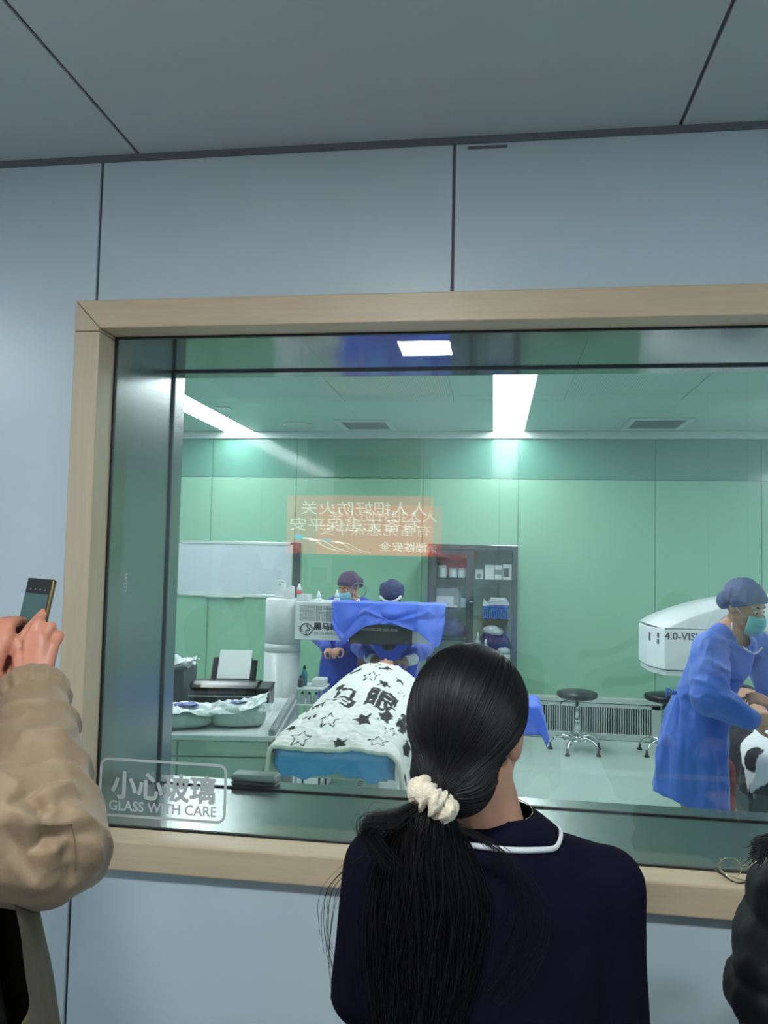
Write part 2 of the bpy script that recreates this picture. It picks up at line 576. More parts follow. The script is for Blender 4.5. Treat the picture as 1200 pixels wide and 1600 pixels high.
def blob(name, prims, m, parent, voxel=0.006, smooth=8, disp=None, keep=None, world=True):
    bm = NB()
    for p in prims:
        if p[0] == 'cap': prim_cap(bm, *p[1:])
        elif p[0] == 'ell': prim_ell(bm, *p[1:])
        elif p[0] == 'loft': prim_loft(bm, *p[1:])
    bmesh.ops.recalc_face_normals(bm, faces=bm.faces)
    me0 = bpy.data.meshes.new('raw'); bm.to_mesh(me0); bm.free()
    o = bpy.data.objects.new('raw', me0); C.objects.link(o)
    rm = o.modifiers.new('r', 'REMESH'); rm.mode = 'VOXEL'; rm.voxel_size = voxel
    if smooth:
        sm = o.modifiers.new('s', 'SMOOTH'); sm.factor = 0.5; sm.iterations = smooth
    dg = bpy.context.evaluated_depsgraph_get()
    me = bpy.data.meshes.new_from_object(o.evaluated_get(dg))
    bpy.data.objects.remove(o); bpy.data.meshes.remove(me0)
    me.name = name
    n = len(me.vertices)
    if disp is not None:
        co = np.zeros(n * 3, np.float32); me.vertices.foreach_get('co', co); co = co.reshape(-1, 3).astype(float)
        no = np.zeros(n * 3, np.float32); me.vertices.foreach_get('normal', no); no = no.reshape(-1, 3)
        co = co + no * disp(co, no)[:, None]
        me.vertices.foreach_set('co', co.astype(np.float32).reshape(-1)); me.update()
    if keep is not None:
        co = np.zeros(n * 3, np.float32); me.vertices.foreach_get('co', co); co = co.reshape(-1, 3).astype(float)
        bad = ~keep(co)
        b2 = NB(); b2.from_mesh(me); b2.verts.ensure_lookup_table()
        bmesh.ops.delete(b2, geom=[b2.verts[i] for i in np.nonzero(bad)[0]], context='VERTS')
        rim = {}                       # even out the cut edge
        for e in b2.edges:
            if e.is_boundary:
                a, b = e.verts
                rim.setdefault(a, []).append(b); rim.setdefault(b, []).append(a)
        for _ in range(10):
            new = {v: (v.co * .4 + sum((q.co for q in nb), Vector()) * (.6 / len(nb))) for v, nb in rim.items() if len(nb) == 2}
            for v, c in new.items(): v.co = c
        b2.to_mesh(me); b2.free()
    return link(name, me, m, parent, smooth=True, world=world)

def V3(p): return Vector(p)

def head_prims(c, f, u, k=1.0):
    """skull, jaw, nose, lips, brow and ears around the head centre c, looking along f"""
    c, f = V3(c), V3(f).normalized()
    u = V3(u); u = (u - f * u.dot(f)).normalized()
    r = f.cross(u)
    A = (r, f, u)
    def at(a, b, d): return c + (r * a + f * b + u * d) * k
    P = [('ell', at(0, -.012, .022), (.073 * k, .092 * k, .088 * k), A),
         ('ell', at(0, .022, -.03), (.061 * k, .068 * k, .084 * k), A),
         ('cap', at(-.042, .005, -.058), at(-.012, .066, -.095), .024 * k, .02 * k),
         ('cap', at(.042, .005, -.058), at(.012, .066, -.095), .024 * k, .02 * k),
         ('cap', at(0, .086, .0), at(0, .1, -.03), .008 * k, .012 * k),
         ('cap', at(-.008, .092, -.034), at(.008, .092, -.034), .009 * k, .009 * k),
         ('cap', at(-.016, .082, -.06), at(.016, .082, -.06), .008 * k, .008 * k),
         ('cap', at(-.04, .07, .02), at(.04, .07, .02), .012 * k, .012 * k),
         ('ell', at(-.04, .05, -.03), (.022 * k, .024 * k, .022 * k), A),
         ('ell', at(.04, .05, -.03), (.022 * k, .024 * k, .022 * k), A)]
    for s in (-1, 1):
        P.append(('ell', at(s * .073, -.012, -.008), (.011 * k, .02 * k, .033 * k), A))
        P.append(('ell', at(s * .079, -.018, .0), (.007 * k, .017 * k, .026 * k), A))
    return P

def add_eyes(parent, c, f, u, k=1.0):
    c, f = V3(c), V3(f).normalized()
    u = V3(u); u = (u - f * u.dot(f)).normalized()
    r = f.cross(u)
    for s in (-1, 1):
        bm = NB(); prim_ell(bm, c + (r * (s * .031) + f * .0765 + u * .0) * k, (.013 * k, .009 * k, .007 * k), (r, f, u))
        e = obj('eye', bm, MT['eye'], parent, True, True)
        bm = NB(); prim_ell(bm, c + (r * (s * .031) + f * .083 - u * .001) * k, (.006 * k, .004 * k, .006 * k), (r, f, u))
        obj('iris', bm, MT['iris'], e, True, True)
        bm = NB(); tube(bm, [c + (r * (s * q) + f * fz + u * z) * k for q, fz, z in ((.014, .085, .02), (.03, .084, .026), (.046, .072, .022))], [.0025 * k, .0035 * k, .002 * k], 6)
        obj('eyebrow', bm, MT['brow'], parent, True, True)

def hand_prims(w, d, nrm, side, k=1.0, curl=0.5, spread=0.12):
    """w wrist, d direction of the fingers, nrm back-of-hand normal, side +1 if the thumb lies along d x nrm"""
    w, d = V3(w), V3(d).normalized()
    nrm = V3(nrm); nrm = (nrm - d * nrm.dot(d)).normalized()
    t = d.cross(nrm) * side
    P = []
    for j, (o, L, rad) in enumerate(((.030, .072, .0086), (.010, .080, .0088), (-.010, .074, .0084), (-.029, .058, .0075))):
        kn = w + (d * (.085 - abs(j - 1) * .004) + t * o) * k
        P.append(('cap', w + (d * .01 + t * o * .55) * k, kn, .0135 * k, .011 * k))
        a = 0; p = kn
        dd = (d + t * ((1.2 - j) * spread)).normalized()
        for q, fr in enumerate((.45, .32, .23)):
            a += curl * (0.9, 1.1, 0.8)[q]
            dirn = dd * math.cos(a) - nrm * math.sin(a)
            p2 = p + dirn * (L * fr * k)
            P.append(('cap', p, p2, rad * (1 - .1 * q) * k, rad * (1 - .1 * (q + 1)) * k))
            p = p2
    b = w + (d * .025 + t * .026 - nrm * .006) * k
    m1 = b + (d * .03 + t * .026 - nrm * .012) * k
    m2 = m1 + (d * .03 + t * .008 - nrm * (.01 + .02 * curl)) * k
    m3 = m2 + (d * .024 - t * .002 - nrm * (.012 * curl)) * k
    P += [('cap', b, m1, .014 * k, .0115 * k), ('cap', m1, m2, .0105 * k, .0095 * k), ('cap', m2, m3, .0093 * k, .008 * k)]
    return P

def shell_patch(name, m, parent, c, A, rad, th, ph, nu=28, nv=20, fn=None, t=0.0015):
    """part of an ellipsoid shell: A = (right, forward, up), th = azimuth range about forward, ph = elevation range"""
    c = np.array(c, float); R = np.array([list(a) for a in A])
    az = np.linspace(th[0], th[1], nu); el = np.linspace(ph[0], ph[1], nv)
    E, Z = np.meshgrid(el, az, indexing='ij')
    k = np.ones_like(E) if fn is None else fn(Z, E)
    L = np.stack([rad[0] * k * np.cos(E) * np.sin(Z), rad[1] * k * np.cos(E) * np.cos(Z), rad[2] * k * np.sin(E)], -1)
    o = link(name, grid_mesh(name, c + L @ R), m, parent, True, True)
    return thicken(o, t)

# ================================================================== SETTING: corridor
ST = 'structure'
W0, W1 = 1.85, 2.36            # corridor face and operating-room face of the window wall
ZC = 2.67                      # corridor ceiling
ZO = 2.914                     # operating-room ceiling
YB = 7.72                      # operating-room back wall
OX0, OX1, OZ0, OZ1 = -0.988, 1.60, 0.960, 2.2112     # window opening
def ring_boxes(bm, x0, x1, z0, z1, y0, y1, X0=-4.2, X1=4.6, Z0=0.0, Z1=2.98):
    box(bm, X0, x0, y0, y1, Z0, Z1); box(bm, x1, X1, y0, y1, Z0, Z1)
    box(bm, x0, x1, y0, y1, Z0, z0); box(bm, x0, x1, y0, y1, z1, Z1)
    return bm
wf = obj('wall_front', ring_boxes(NB(), OX0 - .004, OX1 + .004, OZ0 - .004, OZ1 + .004, W0 + .008, W1 - .008), MT['joint'])
tag(wf, kind=ST)
def wall_panel(x0, x1, z0, z1):
    obj('panel', bx(x0 + .0035, x1 - .0035, W0, W0 + .009, z0, z1, .002, 1), MT['wall'], wf)
for a, b in ((-4.2, -2.35), (-2.35, -1.0165)):
    wall_panel(a, b, 0.0, ZC - .012)
for a, b in ((-1.0165, -.1068), (-.1068, .803), (.803, 1.62)):
    wall_panel(a, b, 2.24, ZC - .012)
for a, b in ((-1.0165, -.1068), (-.1068, .803), (.803, 1.62)):
    wall_panel(a, b, 0.0, .93)
for a, b in ((1.62, 2.6), (2.6, 4.6)):
    wall_panel(a, b, 0.0, ZC - .012)
for a, b in ((-4.2, -2.9), (-2.9, -1.6), (-1.6, OX0 - .004), (OX1 + .004, 2.9), (2.9, 4.6)):
    obj('panel_green', bx(a + .003, b - .003, W1 - .009, W1, 0, ZO, .002, 1), MT['green'], wf)
for a, b in ((OX0, .3), (.3, OX1)):
    obj('panel_green', bx(a + .003, b - .003, W1 - .009, W1, 0, OZ0 - .03, .002, 1), MT['green'], wf)
    obj('panel_green', bx(a + .003, b - .003, W1 - .009, W1, OZ1 + .03, ZO, .002, 1), MT['green'], wf)
t1 = obj('trim_1', bx(-4.2, 4.6, W0 - .008, W0 + .002, ZC - .016, ZC + .004, .003, 1), MT['joint']); tag(t1, kind=ST)
obj('sealant_smear', bx(-.075, .02, W0 - .003, W0 + .001, ZC - .029, ZC - .022, .0015, 1), MT['joint'], t1)
ce = obj('ceiling', bx(-4.2, 4.6, -.55, W0, ZC + .006, ZC + .08), MT['joint']); tag(ce, kind=ST)
LX, LY, LW, LD = -.34, .09, .27, .30       # corridor lamp
xs = [-4.2, -2.245, -.915, .417, 1.75, 3.08, 4.6]
for a, b in zip(xs, xs[1:]):
    if a < LX < b:      # the panel that carries the lamp is cut around it
        bm = NB()
        x0, x1, y0, y1 = LX - LW / 2, LX + LW / 2, LY - LD / 2, LY + LD / 2
        for q in ((a + .0045, x0, -.5, W0 - .004), (x1, b - .0045, -.5, W0 - .004), (x0, x1, -.5, y0), (x0, x1, y1, W0 - .004)):
            box(bm, q[0], q[1], q[2], q[3], ZC, ZC + .012)
        obj('panel', bm, MT['ceil'], ce)
    else:
        obj('panel', bx(a + .0045, b - .0045, -.5, W0 - .004, ZC, ZC + .012), MT['ceil'], ce)
fl = obj('floor', bx(-4.2, 4.6, -.55, W0 + .01, -.06, 0), MT['floor']); tag(fl, kind=ST)
wr = obj('wall_rear', bx(-4.2, 4.6, -.6, -.46, 0, ZC + .03), MT['joint']); tag(wr, kind=ST)
for a, b in zip([-4.2, -2.6, -1.3, .03, 1.3, 2.6], [-2.6, -1.3, .03, 1.3, 2.6, 4.6]):
    obj('panel', bx(a + .003, b - .003, -.46, -.45, 0, ZC - .004), MT['wall'], wr)
tag(obj('wall_left', bx(-4.3, -4.2, -.6, YB + .1, 0, 3.0), MT['wall']), kind=ST)
tag(obj('wall_right', bx(4.6, 4.7, -.6, YB + .1, 0, 3.0), MT['wall']), kind=ST)

# lamps of the corridor ceiling (a small square panel lamp, repeated along the corridor)
def corridor_lamp(x, y, label):
    t = thing('ceiling_lamp', label, 'ceiling light', (x, y, ZC), 0, 'corridor ceiling lamps')
    bm = NB()
    w, d = LW / 2, LD / 2
    for q in ((-w, w, -d, -d + .012), (-w, w, d - .012, d), (-w, -w + .012, -d, d), (w - .012, w, -d, d)):
        box(bm, q[0], q[1], q[2], q[3], -.004, .01)
    obj('frame', bm, MT['white'], t)
    obj('diffuser', bx(-w + .011, w - .011, -d + .011, d - .011, .0, .008), MT['lamp_cor'], t)
    return t
lamp0 = corridor_lamp(LX, LY, 'small square lit panel lamp in the corridor ceiling above the banner sign')
for i, x in enumerate((-2.6, 1.9)):
    dup(lamp0, (x, LY, ZC - .006), None, ('small square panel lamp at the far left end of the corridor ceiling', 'small square panel lamp at the far right end of the corridor ceiling')[i])

# ================================================================== WINDOW
win = thing('window_1', None, None, (0, W0, OZ0)); tag(win, kind=ST)
FX0, FX1, FZ0, FZ1, FY = -1.0555, 1.67, .889, 2.283, 1.82
GY = 1.908
def wobj(name, bm, m, smooth=False, parent=win): return obj(name, bm, m, parent, smooth, True)
def bevelled(bm, w=.003):
    bmesh.ops.bevel(bm, geom=list(bm.edges), offset=w, segments=2, affect='EDGES', profile=.5)
    return bm
# wooden casing: top board with a mitred left end, corner wedge, left board, sill board, right board
zj = 2.2045                                             # level of the seam under the corner wedge
wobj('frame_board', bevelled(prism(NB(), [(FX0 + .001, FZ1), (FX1, FZ1), (FX1, OZ1), (OX0, OZ1)], 1, FY, GY - .004)), MT['wood'])
wobj('corner_wedge', bevelled(prism(NB(), [(FX0, FZ1 - .001), (OX0 - .001, OZ1), (OX0 - .001, zj), (FX0, zj)], 1, FY, GY - .004), .0012), MT['wood_v'])
wobj('frame_board', bevelled(prism(NB(), [(FX0, FZ0), (OX0, OZ0 + .0), (OX0, zj - .0012), (FX0, zj - .0012)], 1, FY, GY - .004)), MT['wood_v'])
wobj('sill_board', bevelled(prism(NB(), [(FX0, FZ0), (FX1, FZ0), (OX1, OZ0), (OX0, OZ0)], 1, FY - .004, GY - .004), .005), MT['wood'])
wobj('frame_board', bevelled(prism(NB(), [(OX1, OZ0), (FX1, FZ0), (FX1, FZ1), (OX1, OZ1)], 1, FY, GY - .004)), MT['wood_v'])
# steel reveal between the two panes
wobj('soffit', bx(OX0, OX1, GY - .004, W1 + .012, OZ1, OZ1 + .006), MT['soffit'])
wobj('jamb', bx(OX0 - .006, OX0, GY - .004, W1 + .012, OZ0, OZ1), MT['steel'])
wobj('jamb', bx(OX1, OX1 + .006, GY - .004, W1 + .012, OZ0, OZ1), MT['steel'])
wobj('sill', bx(OX0, OX1, GY - .004, W1 + .012, OZ0 - .006, OZ0), MT['steel_h'])
IY = 2.283
def gasket(y, w, d):
    bm = NB()
    box(bm, OX0, OX1, y - d, y + d, OZ1 - w, OZ1); box(bm, OX0, OX1, y - d, y + d, OZ0, OZ0 + w * .8)
    box(bm, OX0, OX0 + w, y - d, y + d, OZ0, OZ1); box(bm, OX1 - w, OX1, y - d, y + d, OZ0, OZ1)
    return bm
wobj('gasket', gasket(GY, .0045, .005), MT['seal'])
wobj('gasket', gasket(IY, .0055, .005), MT['seal'])
wobj('glass_pane', bx(OX0 + .002, OX1 - .002, GY - .003, GY + .003, OZ0 + .002, OZ1 - .002), MT['pane'])
wobj('glass_pane', bx(OX0 + .002, OX1 - .002, IY - .003, IY + .003, OZ0 + .002, OZ1 - .002), MT['pane'])
# small etched mark on the left side of the glass
em = (-0.936,1.904,1.596)
et = text_on('etched_mark', 'SAFETY', MT['decal'], win, (em[0], GY - .0037, em[2]), (0, 0, -1), (1, 0, 0), w=.048, h=.0075)

# warning decal on the front pane
dec = thing('window_decal', 'frosted white lettering decal with a rounded outline warning of the glass', 'sticker', (-.81, GY - .0035, .97))
dy = GY - .0036
def rrect_ring(x0, x1, z0, z1, r, w, y):
    bm = NB()
    def loop(x0, x1, z0, z1, r):
        L = []
        for cx, cz, a0 in ((x1 - r, z1 - r, 0), (x0 + r, z1 - r, 90), (x0 + r, z0 + r, 180), (x1 - r, z0 + r, 270)):
            for k in range(7):
                a = math.radians(a0 + 15 * k)
                L.append((cx + r * math.cos(a), cz + r * math.sin(a)))
        return L
    A = [bm.verts.new((p[0], y, p[1])) for p in loop(x0, x1, z0, z1, r)]
    B = [bm.verts.new((p[0], y, p[1])) for p in loop(x0 + w, x1 - w, z0 + w, z1 - w, r - w)]
    n = len(A)
    for i in range(n):
        bm.faces.new((A[i], A[(i + 1) % n], B[(i + 1) % n], B[i]))
    return bm
p0, p1 = (-0.981,1.904,1.130), (-0.646,1.904,0.985)
obj('outline', rrect_ring(p0[0], p1[0], p1[2], p0[2], .022, .0065, dy), MT['decal'], dec, world=True)
a, b = (-0.947,1.904,1.030), (-0.676,1.904,1.120)
text_on('lettering', '小心玻璃', MT['decal'], dec, (a[0], dy, a[2] + .002), (1, 0, 0), (0, 0, 1), w=b[0] - a[0], h=.066, fat=.0022)
a, b = (-0.952,1.904,0.999), (-0.671,1.904,1.036)
text_on('lettering', 'GLASS WITH CARE', MT['decal'], dec, (a[0], dy, a[2] + .002), (1, 0, 0), (0, 0, 1), w=b[0] - a[0], h=.024, fat=.0007)

# ================================================================== OPERATING ROOM SHELL
tag(obj('floor', bx(-4.2, 4.6, W0 + .01, YB + .1, -.06, 0), MT['orfloor']), kind=ST)
wb = obj('wall_back', bx(-4.2, 4.6, YB + .008, YB + .1, 0, 3.0), MT['gjoint']); tag(wb, kind=ST)
sx_ = [-4.2, -2.88, -1.99, -.70, .232, 1.517, 2.473, 3.6, 4.6]
for a, b in zip(sx_, sx_[1:]):
    obj('panel', bx(a + .003, b - .003, YB - .004, YB + .009, .0, 2.441), MT['green'], wb)
    obj('upper_panel', bx(a + .002, b - .002, YB - .004, YB + .009, 2.447, 2.838), MT['green_upper'], wb)
obj('cornice', bx(-4.2, 4.6, YB - .03, YB + .01, 2.840, ZO, .006), MT['alu'], wb)
oc = obj('ceiling', bx(-4.2, 4.6, W0 + .01, YB + .1, ZO + .012, 3.05), MT['gjoint']); tag(oc, kind=ST)
STR = (-2.60, .13, 3.85)                      # three rows of lamp panels, centre x
LPW = .31
cuts = [-4.2] + sum([[s - LPW / 2, s + LPW / 2] for s in STR], []) + [4.6]
for k in range(0, len(cuts), 2):
    a, b = cuts[k], cuts[k + 1]
    n = max(1, round((b - a) / 1.25))
    for j in range(n):
        x0, x1 = a + (b - a) * j / n, a + (b - a) * (j + 1) / n
        for y0, y1 in ((W1 + .0, 4.40), (4.40, 6.20), (6.20, YB)):
            obj('panel', bx(x0 + .001, x1 - .001, y0 + .002, y1 - .002, ZO, ZO + .012), MT['green_ceil'], oc)
for s in STR:
    obj('panel', bx(s - LPW / 2 + .001, s + LPW / 2 - .001, W1, 3.205, ZO, ZO + .012), MT['green_ceil'], oc)

# perforated air panels, slightly proud of the ceiling
perf = mat('perforated ceiling panel', (166, 194, 182), 0.5)
nt = perf.node_tree
tcn = nt.nodes.new('ShaderNodeTexCoord')
vo = nt.nodes.new('ShaderNodeTexVoronoi'); vo.inputs['Scale'].default_value = 55; vo.inputs['Randomness'].default_value = 0
cr_ = nt.nodes.new('ShaderNodeMapRange'); cr_.inputs[1].default_value, cr_.inputs[2].default_value = .22, .26
cr_.inputs[3].default_value, cr_.inputs[4].default_value = .25, 1
mxn = nt.nodes.new('ShaderNodeMix'); mxn.data_type = 'RGBA'; mxn.blend_type = 'MULTIPLY'; mxn.inputs[0].default_value = 1
mxn.inputs[6].default_value = lin((166, 194, 182)) + (1,)
nt.links.new(tcn.outputs['Object'], vo.inputs['Vector']); nt.links.new(vo.outputs['Distance'], cr_.inputs[0])
nt.links.new(cr_.outputs[0], mxn.inputs[7]); nt.links.new(mxn.outputs[2], nt.nodes['Principled BSDF'].inputs['Base Color'])
for x0, x1 in ((-2.08, -1.20), (-1.20, -.32), (.52, 1.40), (1.40, 2.28)):
    d = bx(x0 + .006, x1 - .006, 4.50, 6.18, ZO - .008, ZO + .001, .004, 1)
    obj('perforated_panel', d, perf, oc)

def ceiling_panel_lamp(x, y0, y1, label):
    w, d = LPW / 2, (y1 - y0) / 2
    t = thing('panel_lamp', label, 'ceiling light', (x, (y0 + y1) / 2, ZO), 0, 'operating room ceiling lamps')
    bm = NB()
    for q in ((-w, w, -d, -d + .009), (-w, w, d - .009, d), (-w, -w + .007, -d, d), (w - .007, w, -d, d)):
        box(bm, q[0], q[1], q[2], q[3], -.004, .012)
    obj('frame', bm, MT['white'], t)
    obj('diffuser', bx(-w + .006, w - .006, -d + .008, d - .008, .0, .01), MT['lamp_or'], t)
    return t
LL = {0: 'lit panel lamp of the left row over the whiteboard', 1: 'lit panel lamp of the middle row over the glass cabinet', 2: 'lit panel lamp of the right row over the right-hand couch'}
WH = ('nearest the back wall', 'second from the back wall', 'nearest the window')
pl0 = ceiling_panel_lamp(STR[0], 6.215, 7.705, LL[0] + ', ' + WH[0])
for i, s in enumerate(STR):
    for j, yc in enumerate((6.96, 5.463, 3.966)):
        if i or j:
            dup(pl0, (s, yc, ZO), None, LL[i] + ', ' + WH[j])

def vent(x0, x1, y0, y1, label):
    t = thing('ceiling_vent', label, 'vent', ((x0 + x1) / 2, (y0 + y1) / 2, ZO), 0, 'ceiling vents')
    w, d = (x1 - x0) / 2, (y1 - y0) / 2
    bm = NB()
    for q in ((-w, w, -d, -d + .06), (-w, w, d - .06, d), (-w, -w + .06, -d + .06, d - .06), (w - .06, w, -d + .06, d - .06)):
        box(bm, q[0], q[1], q[2], q[3], -.016, .0, .003, 1)
    obj('frame', bm, MT['alu'], t)
    obj('backing', bx(-w + .05, w - .05, -d + .05, d - .05, -.003, 0), MT['grille_dark'], t)
    for k in range(10):
        yy = -d + .07 + (2 * d - .14) * k / 9
        bm = bx(-w + .06, w - .06, yy - .012, yy + .012, -.010, -.007)
        obj('slat', bm, MT['grey'], t)
vent(-1.48, -.95, 7.03, 7.58, 'square ceiling vent above the whiteboard, left of the middle lamps')
vent(1.16, 1.71, 6.97, 7.56, 'square ceiling vent above the bare green wall, right of the middle lamps')
cd = (-1.882,7.283,2.914)
t = thing('smoke_detector', 'flat round white disc on the green ceiling beside the left vent', 'detector', cd)
obj('body', lathe(NB(), [(.02, -.03), (.11, -.028), (.13, -.012), (.135, 0)], 28), MT['green_ceil'], t, True)
obj('ring', lathe(NB(), [(.128, -.014), (.142, -.012), (.142, 0), (.128, 0)], 28), MT['alu'], t, True)
sp = (-2.321,6.440,2.914)
t = thing('ceiling_socket', 'tiny white socket plate on the ceiling beside the left lamp row', 'socket', sp)
obj('plate', bx(-.06, .06, -.045, .045, -.012, 0, .004, 1), MT['white'], t)
for k in (-1, 1):
    obj('hole', lathe(NB(), [(.008, -.0135), (.012, -.0135), (.012, -.011), (.008, -.011)], 10, (k * .022, 0, 0)), MT['dark_grey'], t)

# ================================================================== lit sign on the corridor wall behind the camera (seen mirrored in the panes)
door = thing('door_1', None, None, (-.71, -.45, 0)); tag(door, kind=ST)
bm = NB()
for q in ((-1.14, -1.04, 0, 2.40), (-.40, -.30, 0, 2.40), (-1.04, -.40, 2.31, 2.40)):
    box(bm, q[0], q[1], -.45, -.425, q[2], q[3], .004, 1)
obj('door_frame', bm, MT['alu'], door, world=True)
obj('door_leaf', bx(-1.038, -.402, -.449, -.437, .0, 2.308), MT['olive'], door, world=True)
obj('door_handle', tube(NB(), [(-.46, -.437, 1.02), (-.46, -.40, 1.02), (-.46, -.40, 1.2), (-.46, -.437, 1.2)], .009), MT['chrome'], door, True, True)
sx0, sx1, sz0, sz1, sy = -1.135, -.325, 1.665, 1.985, -.395
sg = thing('banner_sign', 'red lit fire safety sign on the corridor wall opposite the window', 'sign', ((sx0 + sx1) / 2, -.437, sz0))
obj('casing', bx(sx0 - .006, sx1 + .006, -.425, sy - .002, sz0 - .006, sz1 + .006, .004, 1), MT['alu'], sg, world=True)
obj('face', bx(sx0, sx1, sy - .003, sy, sz0, sz1), MT['sign_red'], sg, world=True)
ty = sy + .0006
text_on('lettering', '人人把好防火关', MT['sign_white'], sg, (sx1 - .03, ty, sz1 - .105), (-1, 0, 0), (0, 0, 1), w=.70, h=.075, bold=.004)
text_on('lettering', '有备无患保平安', MT['sign_white'], sg, (sx1 - .07, ty, sz1 - .195), (-1, 0, 0), (0, 0, 1), w=.72, h=.072, bold=.004)
text_on('lettering', '消防安全', MT['sign_white'], sg, (sx1 - .03, ty, sz0 + .02), (-1, 0, 0), (0, 0, 1), w=.26, h=.055, bold=.01)
bm = NB()
def ribbon(bm, pts, w):
    P = smooth_path([(p[0], ty, p[1]) for p in pts], 6)
    rows = []
    for i, p in enumerate(P):
        t_ = (P[min(i + 1, len(P) - 1)] - P[max(i - 1, 0)]).normalized()
        nn = Vector((-t_.z, 0, t_.x)) * w * (1 - .6 * i / len(P))
        rows.append((bm.verts.new(p + nn), bm.verts.new(p - nn)))
    for (a, b), (c, d) in zip(rows, rows[1:]): bm.faces.new((a, b, d, c))
ribbon(bm, [(sx0 + .09, sz0 + .085), (sx0 + .16, sz0 + .075), (sx0 + .22, sz0 + .04), (sx0 + .30, sz0 + .015)], .006)
ribbon(bm, [(sx0 + .13, sz0 + .078), (sx0 + .21, sz0 + .07), (sx0 + .28, sz0 + .035), (sx0 + .36, sz0 + .012)], .005)
obj('swoosh', bm, MT['sign_white'], sg, world=True)
bm = NB(); prim_ell(bm, (sx0 + .07, ty, sz0 + .09), (.03, .0008, .014)); obj('blue_dot', bm, MT['sign_blue'], sg, world=True)

# ================================================================== OPERATING ROOM FURNITURE
# ---- whiteboard on the back wall
t = thing('whiteboard', 'long blank whiteboard in an aluminium frame on the green wall', 'whiteboard', (-2.6, YB, 1.223))
x0, x1, z0, z1 = -3.215, -2.0, 1.223, 1.785
obj('surface', bx(x0 + .02, x1 - .02, YB - .02, YB - .012, z0 + .02, z1 - .02), MT['board'], t, world=True)
bm = NB()
for q in ((x0, x1, z0, z0 + .03), (x0, x1, z1 - .03, z1), (x0, x0 + .03, z0, z1), (x1 - .03, x1, z0, z1)):
    box(bm, q[0], q[1], YB - .03, YB - .005, q[2], q[3], .004, 1)
obj('frame', bm, MT['alu'], t, world=True)
obj('pen_tray', bx(-2.9, -2.5, YB - .07, YB - .03, z0 - .006, z0 + .006, .002, 1), MT['alu'], t, world=True)
obj('edge_cover', bx(x1, x1 + .075, YB - .03, YB - .005, z0 - .01, z1, .004, 1), MT['dark_grey'], t, world=True)

# ---- glass-fronted steel cabinet
CX0, CX1, CY0, CY1, CZ = -.605, .222, 7.30, 7.70, 1.79
t = thing('glass_cabinet', 'steel framed glass cabinet with supplies on shelves against the green wall', 'cabinet', ((CX0 + CX1) / 2, CY1, 0))
bm = NB()
for xx in (CX0, CX1 - .045):
    box(bm, xx, xx + .045, CY0, CY1, .06, CZ - .045, .003, 1)
box(bm, CX0, CX1, CY0 - .005, CY1, CZ - .05, CZ, .004, 1); box(bm, CX0, CX1, CY0, CY1, 0, .07)
box(bm, -.222, -.178, CY0, CY0 + .05, .07, CZ - .05, .003, 1)
obj('frame', bm, MT['frame_steel'], t, world=True)
obj('back_panel', bx(CX0 + .02, CX1 - .02, CY1 - .012, CY1 - .002, .07, CZ - .05), MT['green_ceil'], t, world=True)
SHL, SHR = (.50, .90, 1.20, 1.478), (.34, .716, 1.112, 1.468)
for z in SHL: obj('shelf', bx(CX0 + .045, -.205, CY0 + .06, CY1 - .014, z - .01, z, .002, 1), MT['cab_glass'] if z > .6 else MT['frame_steel'], t, world=True)
for z in SHR: obj('shelf', bx(-.20, CX1 - .045, CY0 + .06, CY1 - .014, z - .012, z, .002, 1), MT['cab_glass'], t, world=True)
d = obj('door', ring_boxes(NB(), CX0 + .075, -.245, .13, CZ - .085, CY0 + .006, CY0 + .03, CX0 + .046, -.223, .075, CZ - .052), MT['dark_grey'], t, world=True)
obj('door_pane', bx(CX0 + .07, -.24, CY0 + .015, CY0 + .02, .12, CZ - .08), MT['cab_glass'], d, world=True)
d = obj('door_pane', bx(-.177, CX1 - .047, CY0 + .024, CY0 + .028, .08, CZ - .055), MT['cab_glass'], t, world=True)
obj('lock', lathe(NB(), [(.0, -.008), (.012, -.008), (.014, .0), (.0, .0)], 14), MT['white'], t).location = Vector((-.200 - (CX0 + CX1) / 2, CY0 - .002 - CY1, 1.268))
t.children[-1].rotation_euler = (PI / 2, 0, 0)

def carton(label, x0, x1, z0, z1, y0=7.40, dep=.14, m='box_w', flap=True, group=None, name='carton', cat='box'):
    t = thing(name, label, cat, ((x0 + x1) / 2, y0 + dep / 2, z0), 0, group)
    obj('body', bx(x0, x1, y0, y0 + dep, z0 + .0005, z1, .004, 1), MT[m], t, world=True)
    if flap: obj('lid', bx(x0 - .002, x1 + .002, y0 - .002, y0 + dep + .002, z1 - .022, z1 + .003, .003, 1), MT['white2'], t, world=True)
    return t
z = 1.468
c1 = carton('small white carton with a round dark print at the left end of the top shelf', -.165, -.095, z, z + .085)
bm = lathe(NB(), [(.0, 0), (.022, 0), (.022, .001), (0, .001)], 16); bm.transform(Matrix.Translation((-.13, 7.3975, z + .035)) @ Matrix.Rotation(PI / 2, 4, 'X'))
obj('print', bm, MT['grey'], c1, world=True)
carton('tall white carton on the top cabinet shelf beside the two stacked cartons', -.078, .008, z, z + .135)
carton('lower of two stacked white cartons on the top cabinet shelf', .012, .078, z, z + .05, flap=False)
carton('upper of two stacked white cartons on the top cabinet shelf', .012, .082, z + .092, z + .137, flap=False)
carton('thin grey carton sandwiched between the two stacked white cartons', .012, .08, z + .0508, z + .0915, m='grey', flap=False)
c5 = carton('white display carton with a dark window at the right end of the top shelf', .088, .170, z, z + .150, flap=False)
obj('window', bx(.094, .15, 7.3965, 7.3998, z + .03, z + .112, .001, 1), MT['dark_grey'], c5, world=True)
